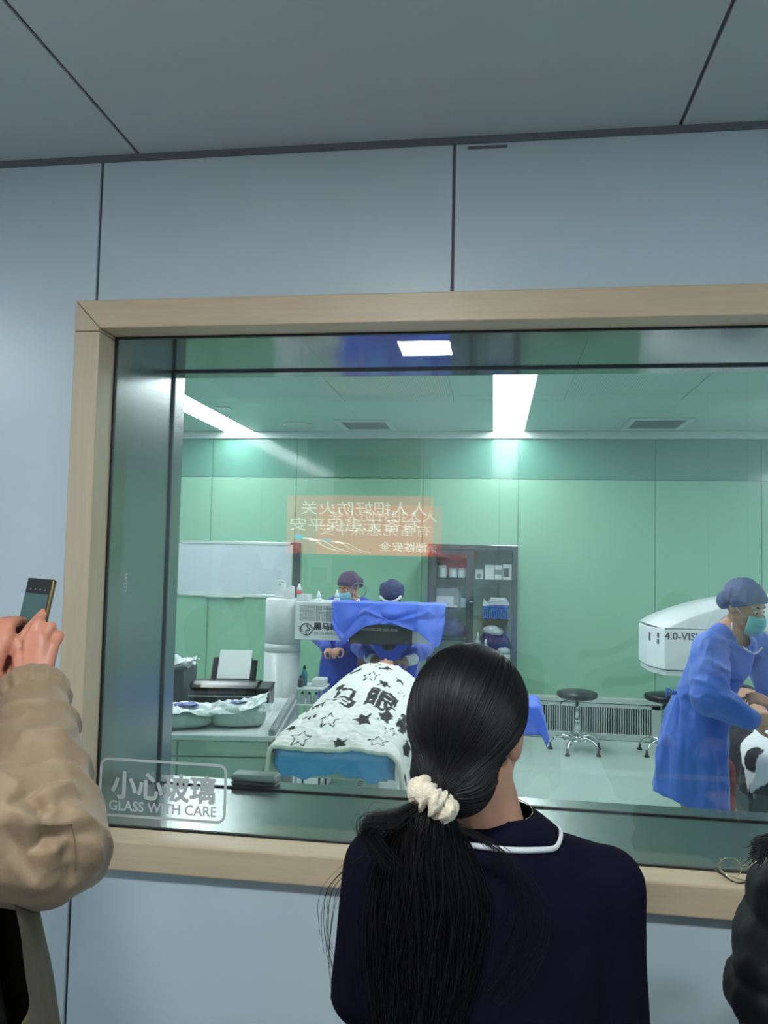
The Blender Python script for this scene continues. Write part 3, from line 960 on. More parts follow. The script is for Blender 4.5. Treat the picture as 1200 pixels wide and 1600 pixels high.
# blue basket with papers
bk = thing('supply_basket', 'blue slatted plastic basket holding papers on the second cabinet shelf', 'basket', (.02, 7.48, 1.112))
bm = NB(); box(bm, -.085, .135, 7.375, 7.60, 1.1125, 1.12)
obj('bottom', bm, MT['basket'], bk, world=True)
for k in range(12):
    x = -.085 + .22 * k / 11
    for ya in (7.372, 7.597): obj('slat', bx(x - .006, x + .006, ya, ya + .006, 1.113, 1.215), MT['basket'], bk, world=True)
bm = NB()
for q in ((-.095, .145, 7.365, 7.378), (-.095, .145, 7.597, 7.61), (-.095, -.082, 7.365, 7.61), (.132, .145, 7.365, 7.61)):
    box(bm, q[0], q[1], q[2], q[3], 1.21, 1.23, .004, 1)
for q in ((-.09, -.085), (.135, .14)):
    box(bm, q[0], q[1], 7.37, 7.605, 1.113, 1.212)
obj('rim', bm, MT['basket'], bk, world=True)
for k in range(4):
    me = bx(-.06 + .012 * k, .155 - .01 * k, 7.39, 7.58, 1.2325 + .017 * k, 1.2325 + .017 * k + .014, .004, 1)
    t_ = tag(obj('paper_pack', me, MT['paper']), ('lowest', 'second', 'third', 'topmost')[k] + ' flat white paper pack in the blue basket', 'paper', 'paper packs in the blue basket')
bm = NB(); prism(bm, [(-.088, 1.224), (-.03, 1.231), (-.085, 1.302)], 1, 7.36, 7.364)
tag(obj('paper_slip', bm, MT['paper']), 'pointed white paper slip sticking up at the left of the blue basket', 'paper')
# lower right shelf: blue plastic, bottles, cartons
t = thing('plastic_bundle', 'dark blue plastic bundle heaped on the third cabinet shelf', 'bundle', (.05, 7.55, .716))
blob('bundle', [('ell', (.06, 7.56, .85), (.11, .09, .13)), ('ell', (.10, 7.56, .80), (.07, .08, .08)), ('ell', (-.02, 7.56, .88), (.10, .07, .10)), ('loft', [((.05, 7.56, .717), .11, .08), ((.05, 7.56, .8), .12, .09)])], MT['bluebag'], t, .008, 3,
     lambda p, n: .012 * np.abs(wob(p, 40, 3)))
t = thing('film_wrap', 'crumpled clear film bundle resting on the dark blue plastic', 'bundle', (0, 7.47, .98))
blob('film', [('ell', (0, 7.45, 1.0), (.08, .05, .04)), ('ell', (.05, 7.45, .985), (.05, .05, .03))], MT['bag'], t, .007, 2, lambda p, n: .012 * np.abs(wob(p, 60, 8)))
def bottle(label, x, y, z, r, h, m, group=None, cap='white', neck=.35, name='bottle', world=True):
    t = thing(name, label, 'bottle', (x, y, z), 0, group)
    obj('body', lathe(NB(), [(r * .9, .0008), (r, .006), (r, h * .6), (r * .75, h * .7), (r * neck, h * .76), (r * neck, h * .82)], 20), m if not isinstance(m, str) else MT[m], t, True)
    obj('cap', lathe(NB(), [(r * neck * 1.15, h * .82), (r * neck * 1.1, h * .86), (r * neck * .7, h * .97), (r * neck * .5, h)], 16), MT[cap], t, True)
    return t
clearp = mat('milky clear plastic bottle', (168, 184, 186), 0.2)
bottle('taller milky bottle at the left of the third cabinet shelf', -.135, 7.42, .716, .032, .26, clearp)
bottle('squat milky bottle beside the dark blue plastic on the third cabinet shelf', -.06, 7.40, .716, .034, .20, clearp)
carton('flat white carton on the right of the third cabinet shelf', .06, .165, .716, .775, flap=True)
t = thing('film_wrap', 'crumpled film packet on the flat white carton in the cabinet', 'bundle', (.11, 7.47, .778))
blob('film', [('ell', (.11, 7.46, .81), (.055, .05, .028)), ('ell', (.13, 7.46, .80), (.035, .04, .022))], MT['bag'], t, .006, 2, lambda p, n: .008 * np.abs(wob(p, 70, 5)))
t = thing('drawer_box', 'white plastic drawer box on the lowest cabinet shelf', 'box', (.08, 7.5, .34))
obj('body', bx(-.06, .165, 7.40, 7.62, .341, .64, .006, 1), MT['white2'], t, world=True)
for k in range(3):
    f = obj('drawer', bx(-.05, .155, 7.392, 7.402, .36 + k * .092, .44 + k * .092, .004, 1), MT['white'], t, world=True)
    obj('handle', bx(.02, .085, 7.384, 7.393, .41 + k * .092, .42 + k * .092, .002, 1), MT['grey'], f, world=True)
# left bay
z = 1.478
for k, (x, h, lab) in enumerate(((-.475, .115, 'tallest white jar on the top left cabinet shelf'), (-.375, .09, 'middle white jar on the top left cabinet shelf'), (-.29, .088, 'right-hand white jar on the top left cabinet shelf, beside the post'))):
    t = thing('storage_jar', lab, 'jar', (x, 7.44, z), 0, 'white jars in the cabinet')
    obj('body', lathe(NB(), [(.036, .0008), (.038, .006), (.038, h * .75), (.034, h * .8)], 20), MT['white'], t, True)
    obj('lid', lathe(NB(), [(.037, h * .8), (.037, h), (.03, h + .002)], 20), MT['white2'], t, True)
t = thing('red_mass', 'crumpled red mass lying across the jars under the cabinet top', 'package', (-.38, 7.54, 1.479))  # crumpled red mass above the jars
blob('film', [('loft', [((-.38, 7.57, 1.48), .12, .06), ((-.38, 7.57, 1.62), .13, .06)]), ('ell', (-.38, 7.54, 1.64), (.15, .07, .045)), ('ell', (-.30, 7.54, 1.655), (.07, .07, .04))], MT['red_gloss'], t, .008, 3, lambda p, n: .01 * np.abs(wob(p, 35, 13)))
z = 1.20
t = thing('paper_box', 'pale open box of papers on the second left cabinet shelf', 'box', (-.44, 7.5, z))
obj('body', bx(-.545, -.325, 7.41, 7.58, z + .001, z + .02, .003, 1), MT['white2'], t, world=True)
obj('back_board', bx(-.545, -.325, 7.582, 7.59, z + .02, z + .17, .002, 1), MT['board'], t, world=True)
obj('sheet', bx(-.53, -.37, 7.50, 7.506, z + .02, z + .10, .001, 1), MT['paper'], t, world=True)
carton('small pale carton on the second left cabinet shelf beside the post', -.295, -.235, z, z + .09, m='board', flap=False)
t = thing('blue_bundle', 'dark blue wrapped bundle on the third left cabinet shelf', 'bundle', (-.4, 7.52, .90))
blob('bundle', [('ell', (-.40, 7.52, 1.0), (.15, .1, .098)), ('ell', (-.30, 7.52, .97), (.075, .1, .07)), ('ell', (-.48, 7.52, .96), (.075, .09, .059))], MT['bluebag'], t, .009, 3, lambda p, n: .009 * np.abs(wob(p, 35, 23)) - .003)
carton('pale carton on the lowest left cabinet shelf', -.52, -.27, .50, .70, m='white2')

# ---- return-air grille along the foot of the back wall
GX0, GX1, GZ = .24, 1.555, .385
t = thing('air_grille', 'long white return-air grille with upright slats at the foot of the back wall', 'grille', ((GX0 + GX1) / 2, YB, 0))
GYF = YB - .09
bm = NB()
box(bm, GX0, GX1, GYF - .01, YB - .006, GZ - .045, GZ, .004, 1)
box(bm, GX0, GX1, GYF, YB - .006, GZ - .085, GZ - .052); box(bm, GX0, GX1, GYF - .004, YB - .006, .003, .06, .004, 1)
box(bm, GX1 - .085, GX1, GYF, YB - .006, .003, GZ - .052, .003, 1); box(bm, GX0, GX0 + .06, GYF, YB - .006, .003, GZ - .052)
obj('frame', bm, MT['alu'], t, world=True)
obj('recess', bx(GX0 + .05, GX1 - .08, YB - .03, YB - .008, .05, GZ - .07), MT['grille_dark'], t, world=True)
sl = None
n = 54
for k in range(n):
    x = GX0 + .07 + (GX1 - .10 - GX0 - .07) * k / (n - 1)
    if sl is None:
        sl = obj('slat', bx(x - .0045, x + .0045, GYF + .006, GYF + .045, .055, GZ - .08), MT['alu'], t, world=True); x00 = x
    else:
        s = sl.copy(); C.objects.link(s); s.location.x = x - x00

# ---- stools
def make_stool(loc, label, rz):
    t = thing('round_stool', label, 'stool', loc, rz, 'black round stools')
    obj('seat', lathe(NB(), [(.06, .455), (.155, .46), (.172, .472), (.178, .492), (.17, .512), (.13, .522), (.0005, .524)], 36), MT['black'], t, True)
    obj('seat_plate', lathe(NB(), [(.02, .44), (.07, .44), (.085, .455), (.02, .456)], 20), MT['dark_grey'], t, True)
    obj('lever', tube(NB(), [(-.02, 0, .446), (-.10, -.03, .446), (-.15, -.04, .43), (-.16, -.045, .41)], .006), MT['black'], t, True)
    obj('post', lathe(NB(), [(.014, .25), (.014, .44)], 16), MT['chrome'], t, True)
    obj('sleeve', lathe(NB(), [(.026, .10), (.026, .26), (.02, .275)], 18), MT['chrome'], t, True)
    obj('hub', lathe(NB(), [(.03, .085), (.045, .095), (.045, .125), (.03, .14)], 20), MT['chrome'], t, True)
    bm = NB(); tube(bm, [(.12 * math.cos(a * PI / 12), .12 * math.sin(a * PI / 12), .105) for a in range(25)], .007); obj('ring', bm, MT['chrome'], t, True)
    for k in range(5):
        a = 2 * PI * k / 5 + .3
        d = Vector((math.cos(a), math.sin(a), 0))
        P = smooth_path([d * .03 + Vector((0, 0, .11)), d * .10 + Vector((0, 0, .125)), d * .18 + Vector((0, 0, .105)), d * .225 + Vector((0, 0, .05))], 5)
        lg = obj('leg', tube(NB(), P, [.015 - .006 * i / len(P) for i in range(len(P))], 10), MT['chrome'], t, True)
        obj('foot', lathe(NB(), [(.022, 0), (.022, .012), (.012, .02), (.009, .06)], 14, (d.x * .228, d.y * .228, 0)), MT['black'], lg, True)
    return t
st = make_stool((.745, 7.14, 0), 'black round chrome stool standing free before the air grille', .2)
dup(st, (1.50, 7.2, 0), 1.0, 'black round chrome stool half hidden behind the bending person in the blue gown')

# ---- counter on the left
CR = math.radians(8.5)
ct = thing('counter', 'pale grey green counter with cupboards, holding the printer and film bags', 'counter', (-1.03, 3.73, 0), CR)
obj('worktop', bx(-1.42, 0, 0, 1.02, .752, .78, .004, 1), MT['white2'], ct)
body = mat('grey green cupboard front', (172, 190, 185), 0.4)
obj('body', bx(-1.41, -.01, .03, 1.01, .06, .752), body, ct)
for k in range(3):
    x0 = -1.405 + k * .466
    f = obj('drawer', bx(x0 + .003, x0 + .461, .014, .031, .675, .748, .003, 1), body, ct)
    f = obj('door', bx(x0 + .003, x0 + .461, .014, .031, .075, .67, .003, 1), body, ct)
    obj('handle', tube(NB(), [(x0 + .42, .014, .50), (x0 + .42, -.008, .50), (x0 + .42, -.008, .62), (x0 + .42, .014, .62)], .005), MT['chrome'], f, True)
obj('plinth', bx(-1.40, -.03, .07, .98, 0, .06), MT['dark_grey'], ct)
obj('edge_rail', bx(-.034, -.002, .005, 1.02, .70, .812, .006, 1), MT['grey'], ct)
obj('edge_strip', bx(-.10, -.085, .02, 1.0, .7795, .784, .001, 1), MT['white'], ct)
rotc = Matrix.Translation((-1.03, 3.73, .7805)) @ Matrix.Rotation(CR, 4, 'Z')
def on_counter(x, y, z=0): return tuple(rotc @ Vector((x, y, z)))

# printer: local origin at front-left bottom corner of the body
pr = thing('printer', 'black inkjet printer with a white sheet standing in its rear feeder', 'printer', on_counter(-.565, .60), CR)
W_, D_, H_ = .37, .30, .115
bm = NB(); prism(bm, [(0, .004), (D_, .004), (D_, H_ + .012), (.10, H_ + .022), (.035, H_ + .008), (0, H_ - .03)], 0, 0, W_)
bmesh.ops.bevel(bm, geom=list(bm.edges), offset=.006, segments=2, affect='EDGES')
obj('body', bm, MT['gloss_black'], pr)
bm = NB(); prism(bm, [(.012, H_ + .006), (.045, H_ + .017), (.10, H_ + .03), (D_ - .06, H_ + .02), (D_ - .06, H_ + .01), (.05, H_ + .008)], 0, -.004, W_ + .004)
obj('lid', bevelled(bm, .003), MT['gloss_black'], pr)
obj('front_strip', bx(.0, W_, -.003, .003, H_ - .042, H_ - .034, .001, 1), MT['chrome'], pr)
obj('output_slot', bx(.05, W_ - .05, -.004, .01, .02, .05, .002, 1), MT['black'], pr)
obj('output_tray', bx(.05, W_ - .05, -.08, .0, .002, .014, .003, 1), MT['gloss_black'], pr)
for k in range(4): obj('foot', bx(.02 + (k % 2) * .31, .045 + (k % 2) * .31, .02 + (k // 2) * .23, .045 + (k // 2) * .23, 0, .006), MT['black'], pr)
tk = obj('ink_tank', bx(W_ + .002, W_ + .075, .02, .27, .002, .11, .004, 1), MT['black'], pr)
obj('tank_lid', bx(W_ + .0, W_ + .078, .016, .275, .108, .122, .004, 1), MT['black'], tk)
obj('tank_mark', bx(W_ + .03, W_ + .055, .0165, .02, .072, .082), MT['grey'], tk)
for k in range(6):
    obj('ink_window', bx(W_ + .0745, W_ + .0765, .04 + k * .038, .064 + k * .038, .015, .092), MT['grey'], tk)
def sheet(name, m, p, x0, x1, y0, z0, y1, z1, th=.002):
    bm = NB(); prism(bm, [(y0, z0), (y0 + th, z0), (y1 + th, z1), (y1, z1)], 0, x0, x1); return obj(name, bm, m, p)
fd = sheet('paper_feeder', MT['black'], pr, .08, .30, .262, H_ + .0, .342, H_ + .135, .012)
sheet('paper_guide', MT['black'], fd, .07, .10, .244, H_ + .01, .318, H_ + .135, .012)
sheet('paper_guide', MT['black'], fd, .300, .335, .244, H_ + .01, .312, H_ + .125, .012)
tag(sheet('paper_sheet', MT['paper'], None, .105, .298, .246, H_ + .024, .338, H_ + .180, .0018), 'blank white sheet standing in the black printer', 'paper').matrix_world = Matrix.Translation(pr.location) @ Matrix.Rotation(CR, 4, 'Z')

# dark tower with a crumpled bag on it
tw = thing('computer_tower', 'dark grey computer tower at the far left end of the counter', 'computer', on_counter(-.845, .66), CR)
obj('case', bx(0, .235, 0, .33, .0, .205, .005, 1), MT['dark_grey'], tw)
obj('front_panel', bx(.004, .231, -.008, .002, .004, .20, .004, 1), MT['black'], tw)
b0 = Vector(on_counter(-.73, .80, .207))
def crumpled_sheet(name, parent, c, e1, e2, hu, hv, m, seed, amp=.014, n=44, sag=.0, curl=.0):
    """thin crumpled film: a sheet of creased facets"""
    g = np.linspace(-1, 1, n)
    A, B = np.meshgrid(g, g)
    p2 = np.stack([A.reshape(-1) * hu, B.reshape(-1) * hv, np.zeros(A.size) + seed * .37], -1)
    h = (1 - np.abs(wob(p2, 34, seed, 2))) ** 1.5 * amp * 1.6 + np.abs(wob(p2, 75, seed + 1, 2)) * amp * .8
    edge = np.maximum(np.abs(A), np.abs(B)).reshape(-1)
    wob_e = .08 * wob(p2, 40, seed + 5)
    q = np.array(c)[None] + np.outer(A.reshape(-1) * hu * (1 + wob_e), np.array(e1)) + np.outer(B.reshape(-1) * hv * (1 + wob_e), np.array(e2))
    q[:, 2] += h - sag * np.clip(edge - .55, 0, 1) ** 1.3 + curl * np.clip(A.reshape(-1), 0, 1) ** 2
    return thicken(link(name, grid_mesh(name, q.reshape(n, n, 3)), m, parent, False, True), .0008)
t = thing('film_bag', 'crumpled clear film bag lying on the dark computer tower', 'bag', b0)
crumpled_sheet('film', t, b0 + Vector((.0, -.04, .012)), Vector((1, .1, 0)), Vector((-.1, 1, 0)), .15, .12, MT['bag'], 31, .026, 40, .02)
crumpled_sheet('film_fold', t, b0 + Vector((-.03, -.05, .05)), Vector((.7, 0, .5)), Vector((-.1, 1, .2)), .07, .07, MT['bag'], 37, .022, 26, .02)
crumpled_sheet('film_fold', t, b0 + Vector((.10, -.04, .03)), Vector((1, .1, .15)), Vector((-.1, 1, .0)), .09, .06, MT['bag'], 39, .016, 26, .0)

# clear film packs in front
MT['pack'] = mat('grey green film package', (158, 178, 172), 0.3, bump=(50, .25))
def film_pack(label, c, L, W, H, rz, seed, lift=0):
    c = Vector(c)
    t = thing('film_pack', label, 'bag', c, 0, 'film packs on the counter')
    cr, sr = math.cos(rz), math.sin(rz)
    e1, e2 = Vector((cr, sr, 0)), Vector((-sr, cr, 0))
    n, mrow = 40, 12
    X = np.zeros((mrow, n, 3))
    for j in range(mrow):
        u = j / (mrow - 1) * PI - PI / 2
        for k in range(n):
            a = 2 * PI * k / n
            sx_, sy_ = [math.copysign(abs(v) ** .55, v) for v in (math.cos(a), math.sin(a))]
            rr2 = abs(math.cos(u)) ** .35
            X[j, k] = c + e1 * (sx_ * rr2 * L * .5) + e2 * (sy_ * rr2 * W * .5) + Vector((0, 0, H * .5 + H * .5 * math.copysign(abs(math.sin(u)) ** .6, u) + .001))
    fl_ = X.reshape(-1, 3)
    fl_ += (fl_ - np.array(c)) * (.05 * (1 - np.abs(wob(fl_, 30, seed)))[:, None] ** 2) * np.array([1, 1, .2])
    link('film', grid_mesh('film', fl_.reshape(mrow, n, 3), True), MT['pack'], t, True, True)
    crumpled_sheet('top_film', t, c + Vector((0, 0, H * .92)), e1, e2, L * .54, W * .54, MT['bag'], seed, .013, 44, H * .55, lift)
    crumpled_sheet('label', t, c + e1 * L * .05 - e2 * W * .1 + Vector((0, 0, H * .97 + .012)), e1, e2, L * .2, W * .12, MT['bag_blue'], seed, .010, 16, .01)
    crumpled_sheet('loose_end', t, c + e1 * L * .46 + Vector((0, 0, H * .75)), (e1 * .8 + Vector((0, 0, .6 * lift * 6))).normalized(), e2, L * .2, W * .38, MT['bag'], seed + 9, .012, 26, .02)
    return t
film_pack('left-hand crumpled film pack at the front of the counter', on_counter(-.50, .20, .002), .29, .26, .085, .5, 41, .0)
film_pack('right-hand crumpled film pack at the front of the counter, nearer the bed', on_counter(-.22, .24, .002), .27, .22, .10, .3, 57, .06)

# ---- laser machine on the left
lm = thing('laser_machine', 'white eye laser machine with a round column and a long boxy arm', 'machine', (-1.50, 5.55, 0))
cc = (-1.50, 5.55, 0)
obj('column', lathe(NB(), [(.128, .0), (.128, .962)], 48, cc), MT['white2'], lm, True, True)
obj('column_ring', lathe(NB(), [(.1285, .965), (.1285, 1.0225)], 48, cc), MT['white2'], lm, True, True)
obj('column_head', lathe(NB(), [(.128, 1.026), (.128, 1.335), (.12, 1.343), (.0, 1.343)], 48, cc), MT['white'], lm, True, True)
obj('base', bx(-1.85, -1.15, 5.25, 5.95, 0, .10, .03), MT['white2'], lm, world=True)
AX0, AX1, AY0, AY1, AZ0, AZ1 = -1.375, -.362, 5.40, 5.68, 1.066, 1.332
arm = obj('arm', bx(AX0, AX1, AY0, AY1, AZ0, AZ1, .006), MT['white'], lm, world=True)
# perforated field of the arm: small square holes
bm = NB()
for i in range(24):
    for j in range(11):
        x = -1.34 + .0115 * i; z = 1.20 + .0098 * j
        box(bm, x, x + .0075, AY0 - .0012, AY0 + .001, z, z + .0062)
tag(obj('vent_holes', bm, MT['grey'], arm, world=True), kind='stuff')
obj('dark_head', bx(-.985, -.545, AY0 - .02, AY1, AZ0 - .012, 1.22, .008), MT['dark_grey'], lm, world=True)
obj('nozzle', lathe(NB(), [(.03, AZ0 - .062), (.045, AZ0 - .05), (.06, AZ0 - .008), (.0, AZ0 - .006)], 20, (-.72, 5.5, 0)), MT['dark_grey'], lm, True, True)
text_on('lettering', 'FEMTOSECOND LASER VISION CENTER', MT['print_white'], lm, (-0.904,5.378,1.147), (1, 0, 0), (0, 0, 1), w=.26, h=.017, bold=.01)
a, b = (-1.238,5.398,1.138), (-1.058,5.398,1.197)
text_on('lettering', '黑马眼科', MT['logo'], arm, (a[0], 5.3985, a[2]), (1, 0, 0), (0, 0, 1), w=.235, h=.05, fat=.0022)
a = (-1.238,5.398,1.107)
text_on('lettering', '黑马眼科医院', MT['grey'], arm, (a[0], 5.3985, a[2] - .003), (1, 0, 0), (0, 0, 1), w=.24, h=.02, bold=.0)
lc = Vector((-1.291,5.398,1.140)); lc.y = 5.397
bm = NB()
tube(bm, [lc + Vector((.042 * math.cos(q), 0, .040 * math.sin(q))) for q in [math.radians(200 - 10 * i) for i in range(14)] + [math.radians(70 - 10 * i) for i in range(19)]], .0032, 6)
tube(bm, smooth_path([lc + Vector(p) for p in ((.004, 0, .034), (.008, 0, .018), (.022, 0, .004), (.018, 0, -.008), (.004, 0, -.004), (-.002, 0, -.02), (.002, 0, -.036))], 5), .0034, 6)
for k in range(4): tube(bm, [lc + Vector((-.060 + .006 * k, 0, .022 - .017 * k)), lc + Vector((-.028 + .004 * k, 0, .004 - .012 * k))], .0014, 5)
obj('logo', bm, MT['logo'], arm, True, True)

# things standing on the machine
zt = 1.3435
q = (-1.515,5.520,1.411)
t = thing('spray_bottle', 'white square bottle standing on top of the laser column', 'bottle', (q[0], 5.52, zt))
obj('body', bx(-.034, .034, -.03, .03, .0008, .108, .006), MT['white'], t)
obj('cap', bx(-.034, .03, -.025, .025, .108, .128, .004), MT['white2'], t)
obj('mark', lathe(NB(), [(.0, 0), (.007, 0), (.007, .001), (0, .001)], 12, (0, 0, 0)), MT['grey'], t).matrix_local = Matrix.Translation((.0, -.0302, .10)) @ Matrix.Rotation(PI / 2, 4, 'X')
q = (-1.453,5.520,1.404)
t = thing('tissue_pack', 'white tissue pack beside the square bottle on the laser column', 'tissues', (q[0], 5.53, zt))
bm = NB(); prism(bm, [(-.034, .0008), (.034, .0008), (.032, .085), (.012, .092), (-.02, .062), (-.032, .05)], 1, -.03, .03); obj('pack', bevelled(bm, .004), MT['white'], t)
q = (-1.395,5.550,1.404)
t = thing('shelf_cup', 'low white tray fixed beside the laser column holding a pink-based dropper', 'tray', (-1.352, 5.54, AZ1))
obj('tray', bx(-.035, .05, -.06, .06, .0008, .045, .004), MT['white2'], t)
def dropper(label, x, y, z, base, h=.075):
    t = thing('dropper_bottle', label, 'bottle', (x, y, z), 0, 'dropper bottles on the laser machine')
    obj('base', lathe(NB(), [(.018, .0006), (.02, .004), (.02, h * .28), (.014, h * .34)], 16), MT[base], t, True)
    obj('body', lathe(NB(), [(.0165, h * .34), (.0165, h * .6), (.009, h * .74), (.007, h)], 16), MT['white'], t, True)
    return t
dropper('dropper bottle with a pink base on the laser column tray', -1.375, 5.50, AZ1 + .0455, 'pink')
q = (-1.231,5.500,1.365); dropper('white dropper bottle standing alone on the laser arm', q[0], 5.5, AZ1 + .0005, 'white', .07)
q = (-1.092,5.500,1.369); dropper('white dropper bottle on the laser arm at the edge of the blue drape', q[0], 5.47, AZ1 + .0005, 'white', .085)
tag(obj('folded_gauze', bx(-1.27, -1.20, 5.46, 5.54, AZ1 + .0006, AZ1 + .014, .004), MT['paper']), 'folded white gauze on the laser arm left of the droppers', 'gauze')
q = (-0.958,5.550,1.389)
t = thing('loupe', 'round clear magnifier on a short stem on the laser arm', 'magnifier', (q[0], 5.6, AZ1))
obj('stem', lathe(NB(), [(.02, .0008), (.02, .006), (.005, .01), (.005, .03)], 14), MT['chrome'], t, True)
bm = NB(); tube(bm, [(.052 * math.cos(a * PI / 16), 0, .082 + .052 * math.sin(a * PI / 16)) for a in range(33)], .004); obj('ring', bm, MT['grey'], t, True)
obj('glass', lathe(NB(), [(.0005, -.002), (.05, -.002), (.05, .002), (.0005, .002)], 28), MT['lens'], t).matrix_local = Matrix.Translation((0, 0, .082)) @ Matrix.Rotation(PI / 2, 4, 'X')

# blue drape over the arm
nu, nv = 120, 60
us = np.linspace(0, 1, nu)
dx0, dx1 = -1.105, -.318
topx = dx0 + (dx1 - dx0) * us
key_u = [0, .05, .085, .13, .25, .36, .5, .62, .74, .84, .9, .96, 1]
key_z = [1.19, 1.09, 1.05, 1.10, 1.16, 1.185, 1.20, 1.19, 1.15, 1.085, 1.05, 1.10, 1.20]
low = np.interp(us, key_u, key_z)
X = np.zeros((nv, nu, 3))
for j in range(nv):
    v = j / (nv - 1)
    if v < .25:                                  # lies on top
        w = v / .25
        X[j, :, 0] = topx; X[j, :, 1] = 5.66 - w * (5.66 - 5.372); X[j, :, 2] = AZ1 + .005 + .002 * np.sin(us * 30)
    else:
        w = (v - .25) / .75
        X[j, :, 0] = topx + .035 * w * np.sin(us * 9 + .5)
        X[j, :, 2] = AZ1 + .004 - w * (AZ1 + .004 - low)
        f = np.sin(us * 17 + 3 * w) * .012 + np.sin(us * 31 - 2 * w + 1) * .006 + .034 * (1 - np.abs(np.sin(us * 6.5 + w * 2.6 + .4))) ** 2 + .030 * (1 - np.abs(np.sin(us * 5.2 - w * 2.3 + 2.2))) ** 2 - .02
        X[j, :, 1] = 5.365 - (.004 + .03 * w ** .8) - np.abs(f) * min(1, w * 2.2)
dr = tag(thicken(link('surgical_drape', grid_mesh('surgical_drape', X), MT['drape'], None, True), .0016), 'blue cloth drape hung over the arm of the laser machine', 'drape')

# ---- side trolley behind the bed, left
tr = thing('side_trolley', 'small grey trolley with bottles between the laser column and the bed', 'trolley', (-1.17, 5.05, 0))
obj('tabletop', bx(-1.235, -1.06, 4.93, 5.15, .80, .812, .003, 1), MT['white2'], tr, world=True)
obj('lower_shelf', bx(-1.235, -1.06, 4.93, 5.15, .70, .71, .003, 1), MT['white2'], tr, world=True)
for x in (-1.225, -1.07):
    for y in (4.94, 5.14): obj('leg', bx(x - .008, x + .008, y - .008, y + .008, 0, .80, .002, 1), MT['chrome'], tr, world=True)
bottle('teal bottle standing on the trolley beside the laser column', -1.205, 5.02, .8122, .02, .13, 'teal', cap='black', neck=.5)
bottle('small dark bottle on the trolley in front of the teal bottle', -1.213, 4.96, .8122, .018, .075, 'dark_grey', cap='black', neck=.5)
for k in range(3):
    bottle(('small clear vial at the left of the lower trolley shelf', 'small clear vial in the middle of the lower trolley shelf', 'small clear vial at the right of the lower trolley shelf')[k], -1.20 + .045 * k, 4.96, .7105, .016, .075, clearp, 'vials on the trolley', 'dark_grey', .6, 'vial')
carton('flat pale carton on the trolley top next to the surgeons', -1.15, -1.07, .8122, .855, 5.0, .12, 'white2')

# ---- draped instrument stand behind the woman's head
ds = thing('instrument_stand', 'instrument stand under a blue cloth whose corner hangs beside the dark head of hair', 'table', (.10, 5.06, 0))
obj('tabletop', bx(-.08, .275, 4.88, 5.25, .760, .775, .004, 1), MT['chrome'], ds, world=True)
obj('post', lathe(NB(), [(.02, .05), (.02, .76)], 16, (.10, 5.06, 0)), MT['chrome'], ds, True, True)
for k in range(4):
    a = PI / 4 + k * PI / 2
    obj('foot', tube(NB(), [(.10, 5.06, .06), (.10 + .15 * math.cos(a), 5.06 + .15 * math.sin(a), .02)], [.018, .012]), MT['chrome'], ds, True, True)
nu = nv = 40
g = np.linspace(-1, 1, nu)
A, B = np.meshgrid(g, g)
X = np.zeros((nv, nu, 3))
ax, ay = A * .36, B * .36
ox = np.clip(np.abs(ax) - .185, 0, None); oy = np.clip(np.abs(ay) - .19, 0, None)
drop = np.hypot(ox, oy)
X[..., 0] = .0975 + np.sign(ax) * np.minimum(np.abs(ax), .185) + np.sign(ax) * (.012 + .25 * ox) * (ox > 0) + .008 * np.sin(ay * 40) * (ox > 0)
X[..., 1] = 5.065 + np.sign(ay) * np.minimum(np.abs(ay), .19) + np.sign(ay) * (.012 + .25 * oy) * (oy > 0) + .008 * np.sin(ax * 40) * (oy > 0)
X[..., 2] = .779 - drop * .97
tag(thicken(link('stand_cloth', grid_mesh('stand_cloth', X), MT['drape'], None, True), .0016), 'blue cloth spread over the instrument stand, one corner hanging', 'drape')

# ---- case on the inner ledge, spectacles on the wooden sill
t = thing('spectacle_case', 'flat grey green case lying on the steel ledge behind the inner pane', 'case', (-.70, 2.332, OZ0))
bm = bx(-.07, .07, -.031, .031, .0006, .012, .006); obj('lower_half', bm, MT['dark_grey'], t, True)
bm = bx(-.071, .071, -.032, .032, .013, .034, .009); obj('lid', bm, MT['case'], t, True)
t.rotation_euler = (0, 0, math.radians(-2))

# ================================================================== PATIENTS' COUCHES
def at_ground(x, y, z=0): return (x, y, z)
BXC, BW, BY0, BY1 = -.70, .272, 3.515, 5.40
bed = thing('patient_couch', 'grey patient couch under the star blanket, foot end covered with a blue sheet', 'bed', (BXC, 4.45, 0))
bm = bx(BXC - BW, BXC + BW, BY0, BY1, .70, .788, .03, 4); obj('mattress', bm, MT['grey_pad'], bed, True, True)
obj('couch_frame', bx(BXC - .24, BXC + .24, BY0 + .08, BY1 - .08, .63, .70, .01), MT['white2'], bed, world=True)
obj('pedestal', bx(BXC - .13, BXC + .13, 4.1, 4.9, .12, .63, .02), MT['white2'], bed, world=True)
obj('foot_plate', bx(BXC - .27, BXC + .27, 3.75, 5.2, .05, .12, .02), MT['white2'], bed, world=True)
for x in (-.23, .23):
    for y in (3.85, 5.1):
        obj('caster', lathe(NB(), [(.0, -.02), (.04, -.02), (.045, -.012), (.045, .012), (.04, .02), (.0, .02)], 18), MT['black'], bed, True).matrix_local = Matrix.Translation((x, y - 4.45, .046)) @ Matrix.Rotation(PI / 2, 4, 'Y')
obj('foot_pedal', bx(BXC + .02, BXC + .07, 3.60, 3.80, .44, .52, .006), MT['white'], bed, world=True)
obj('pedal_arm', tube(NB(), [(BXC + .045, 3.78, .5), (BXC + .045, 4.12, .5)], .012), MT['chrome'], bed, True, True)
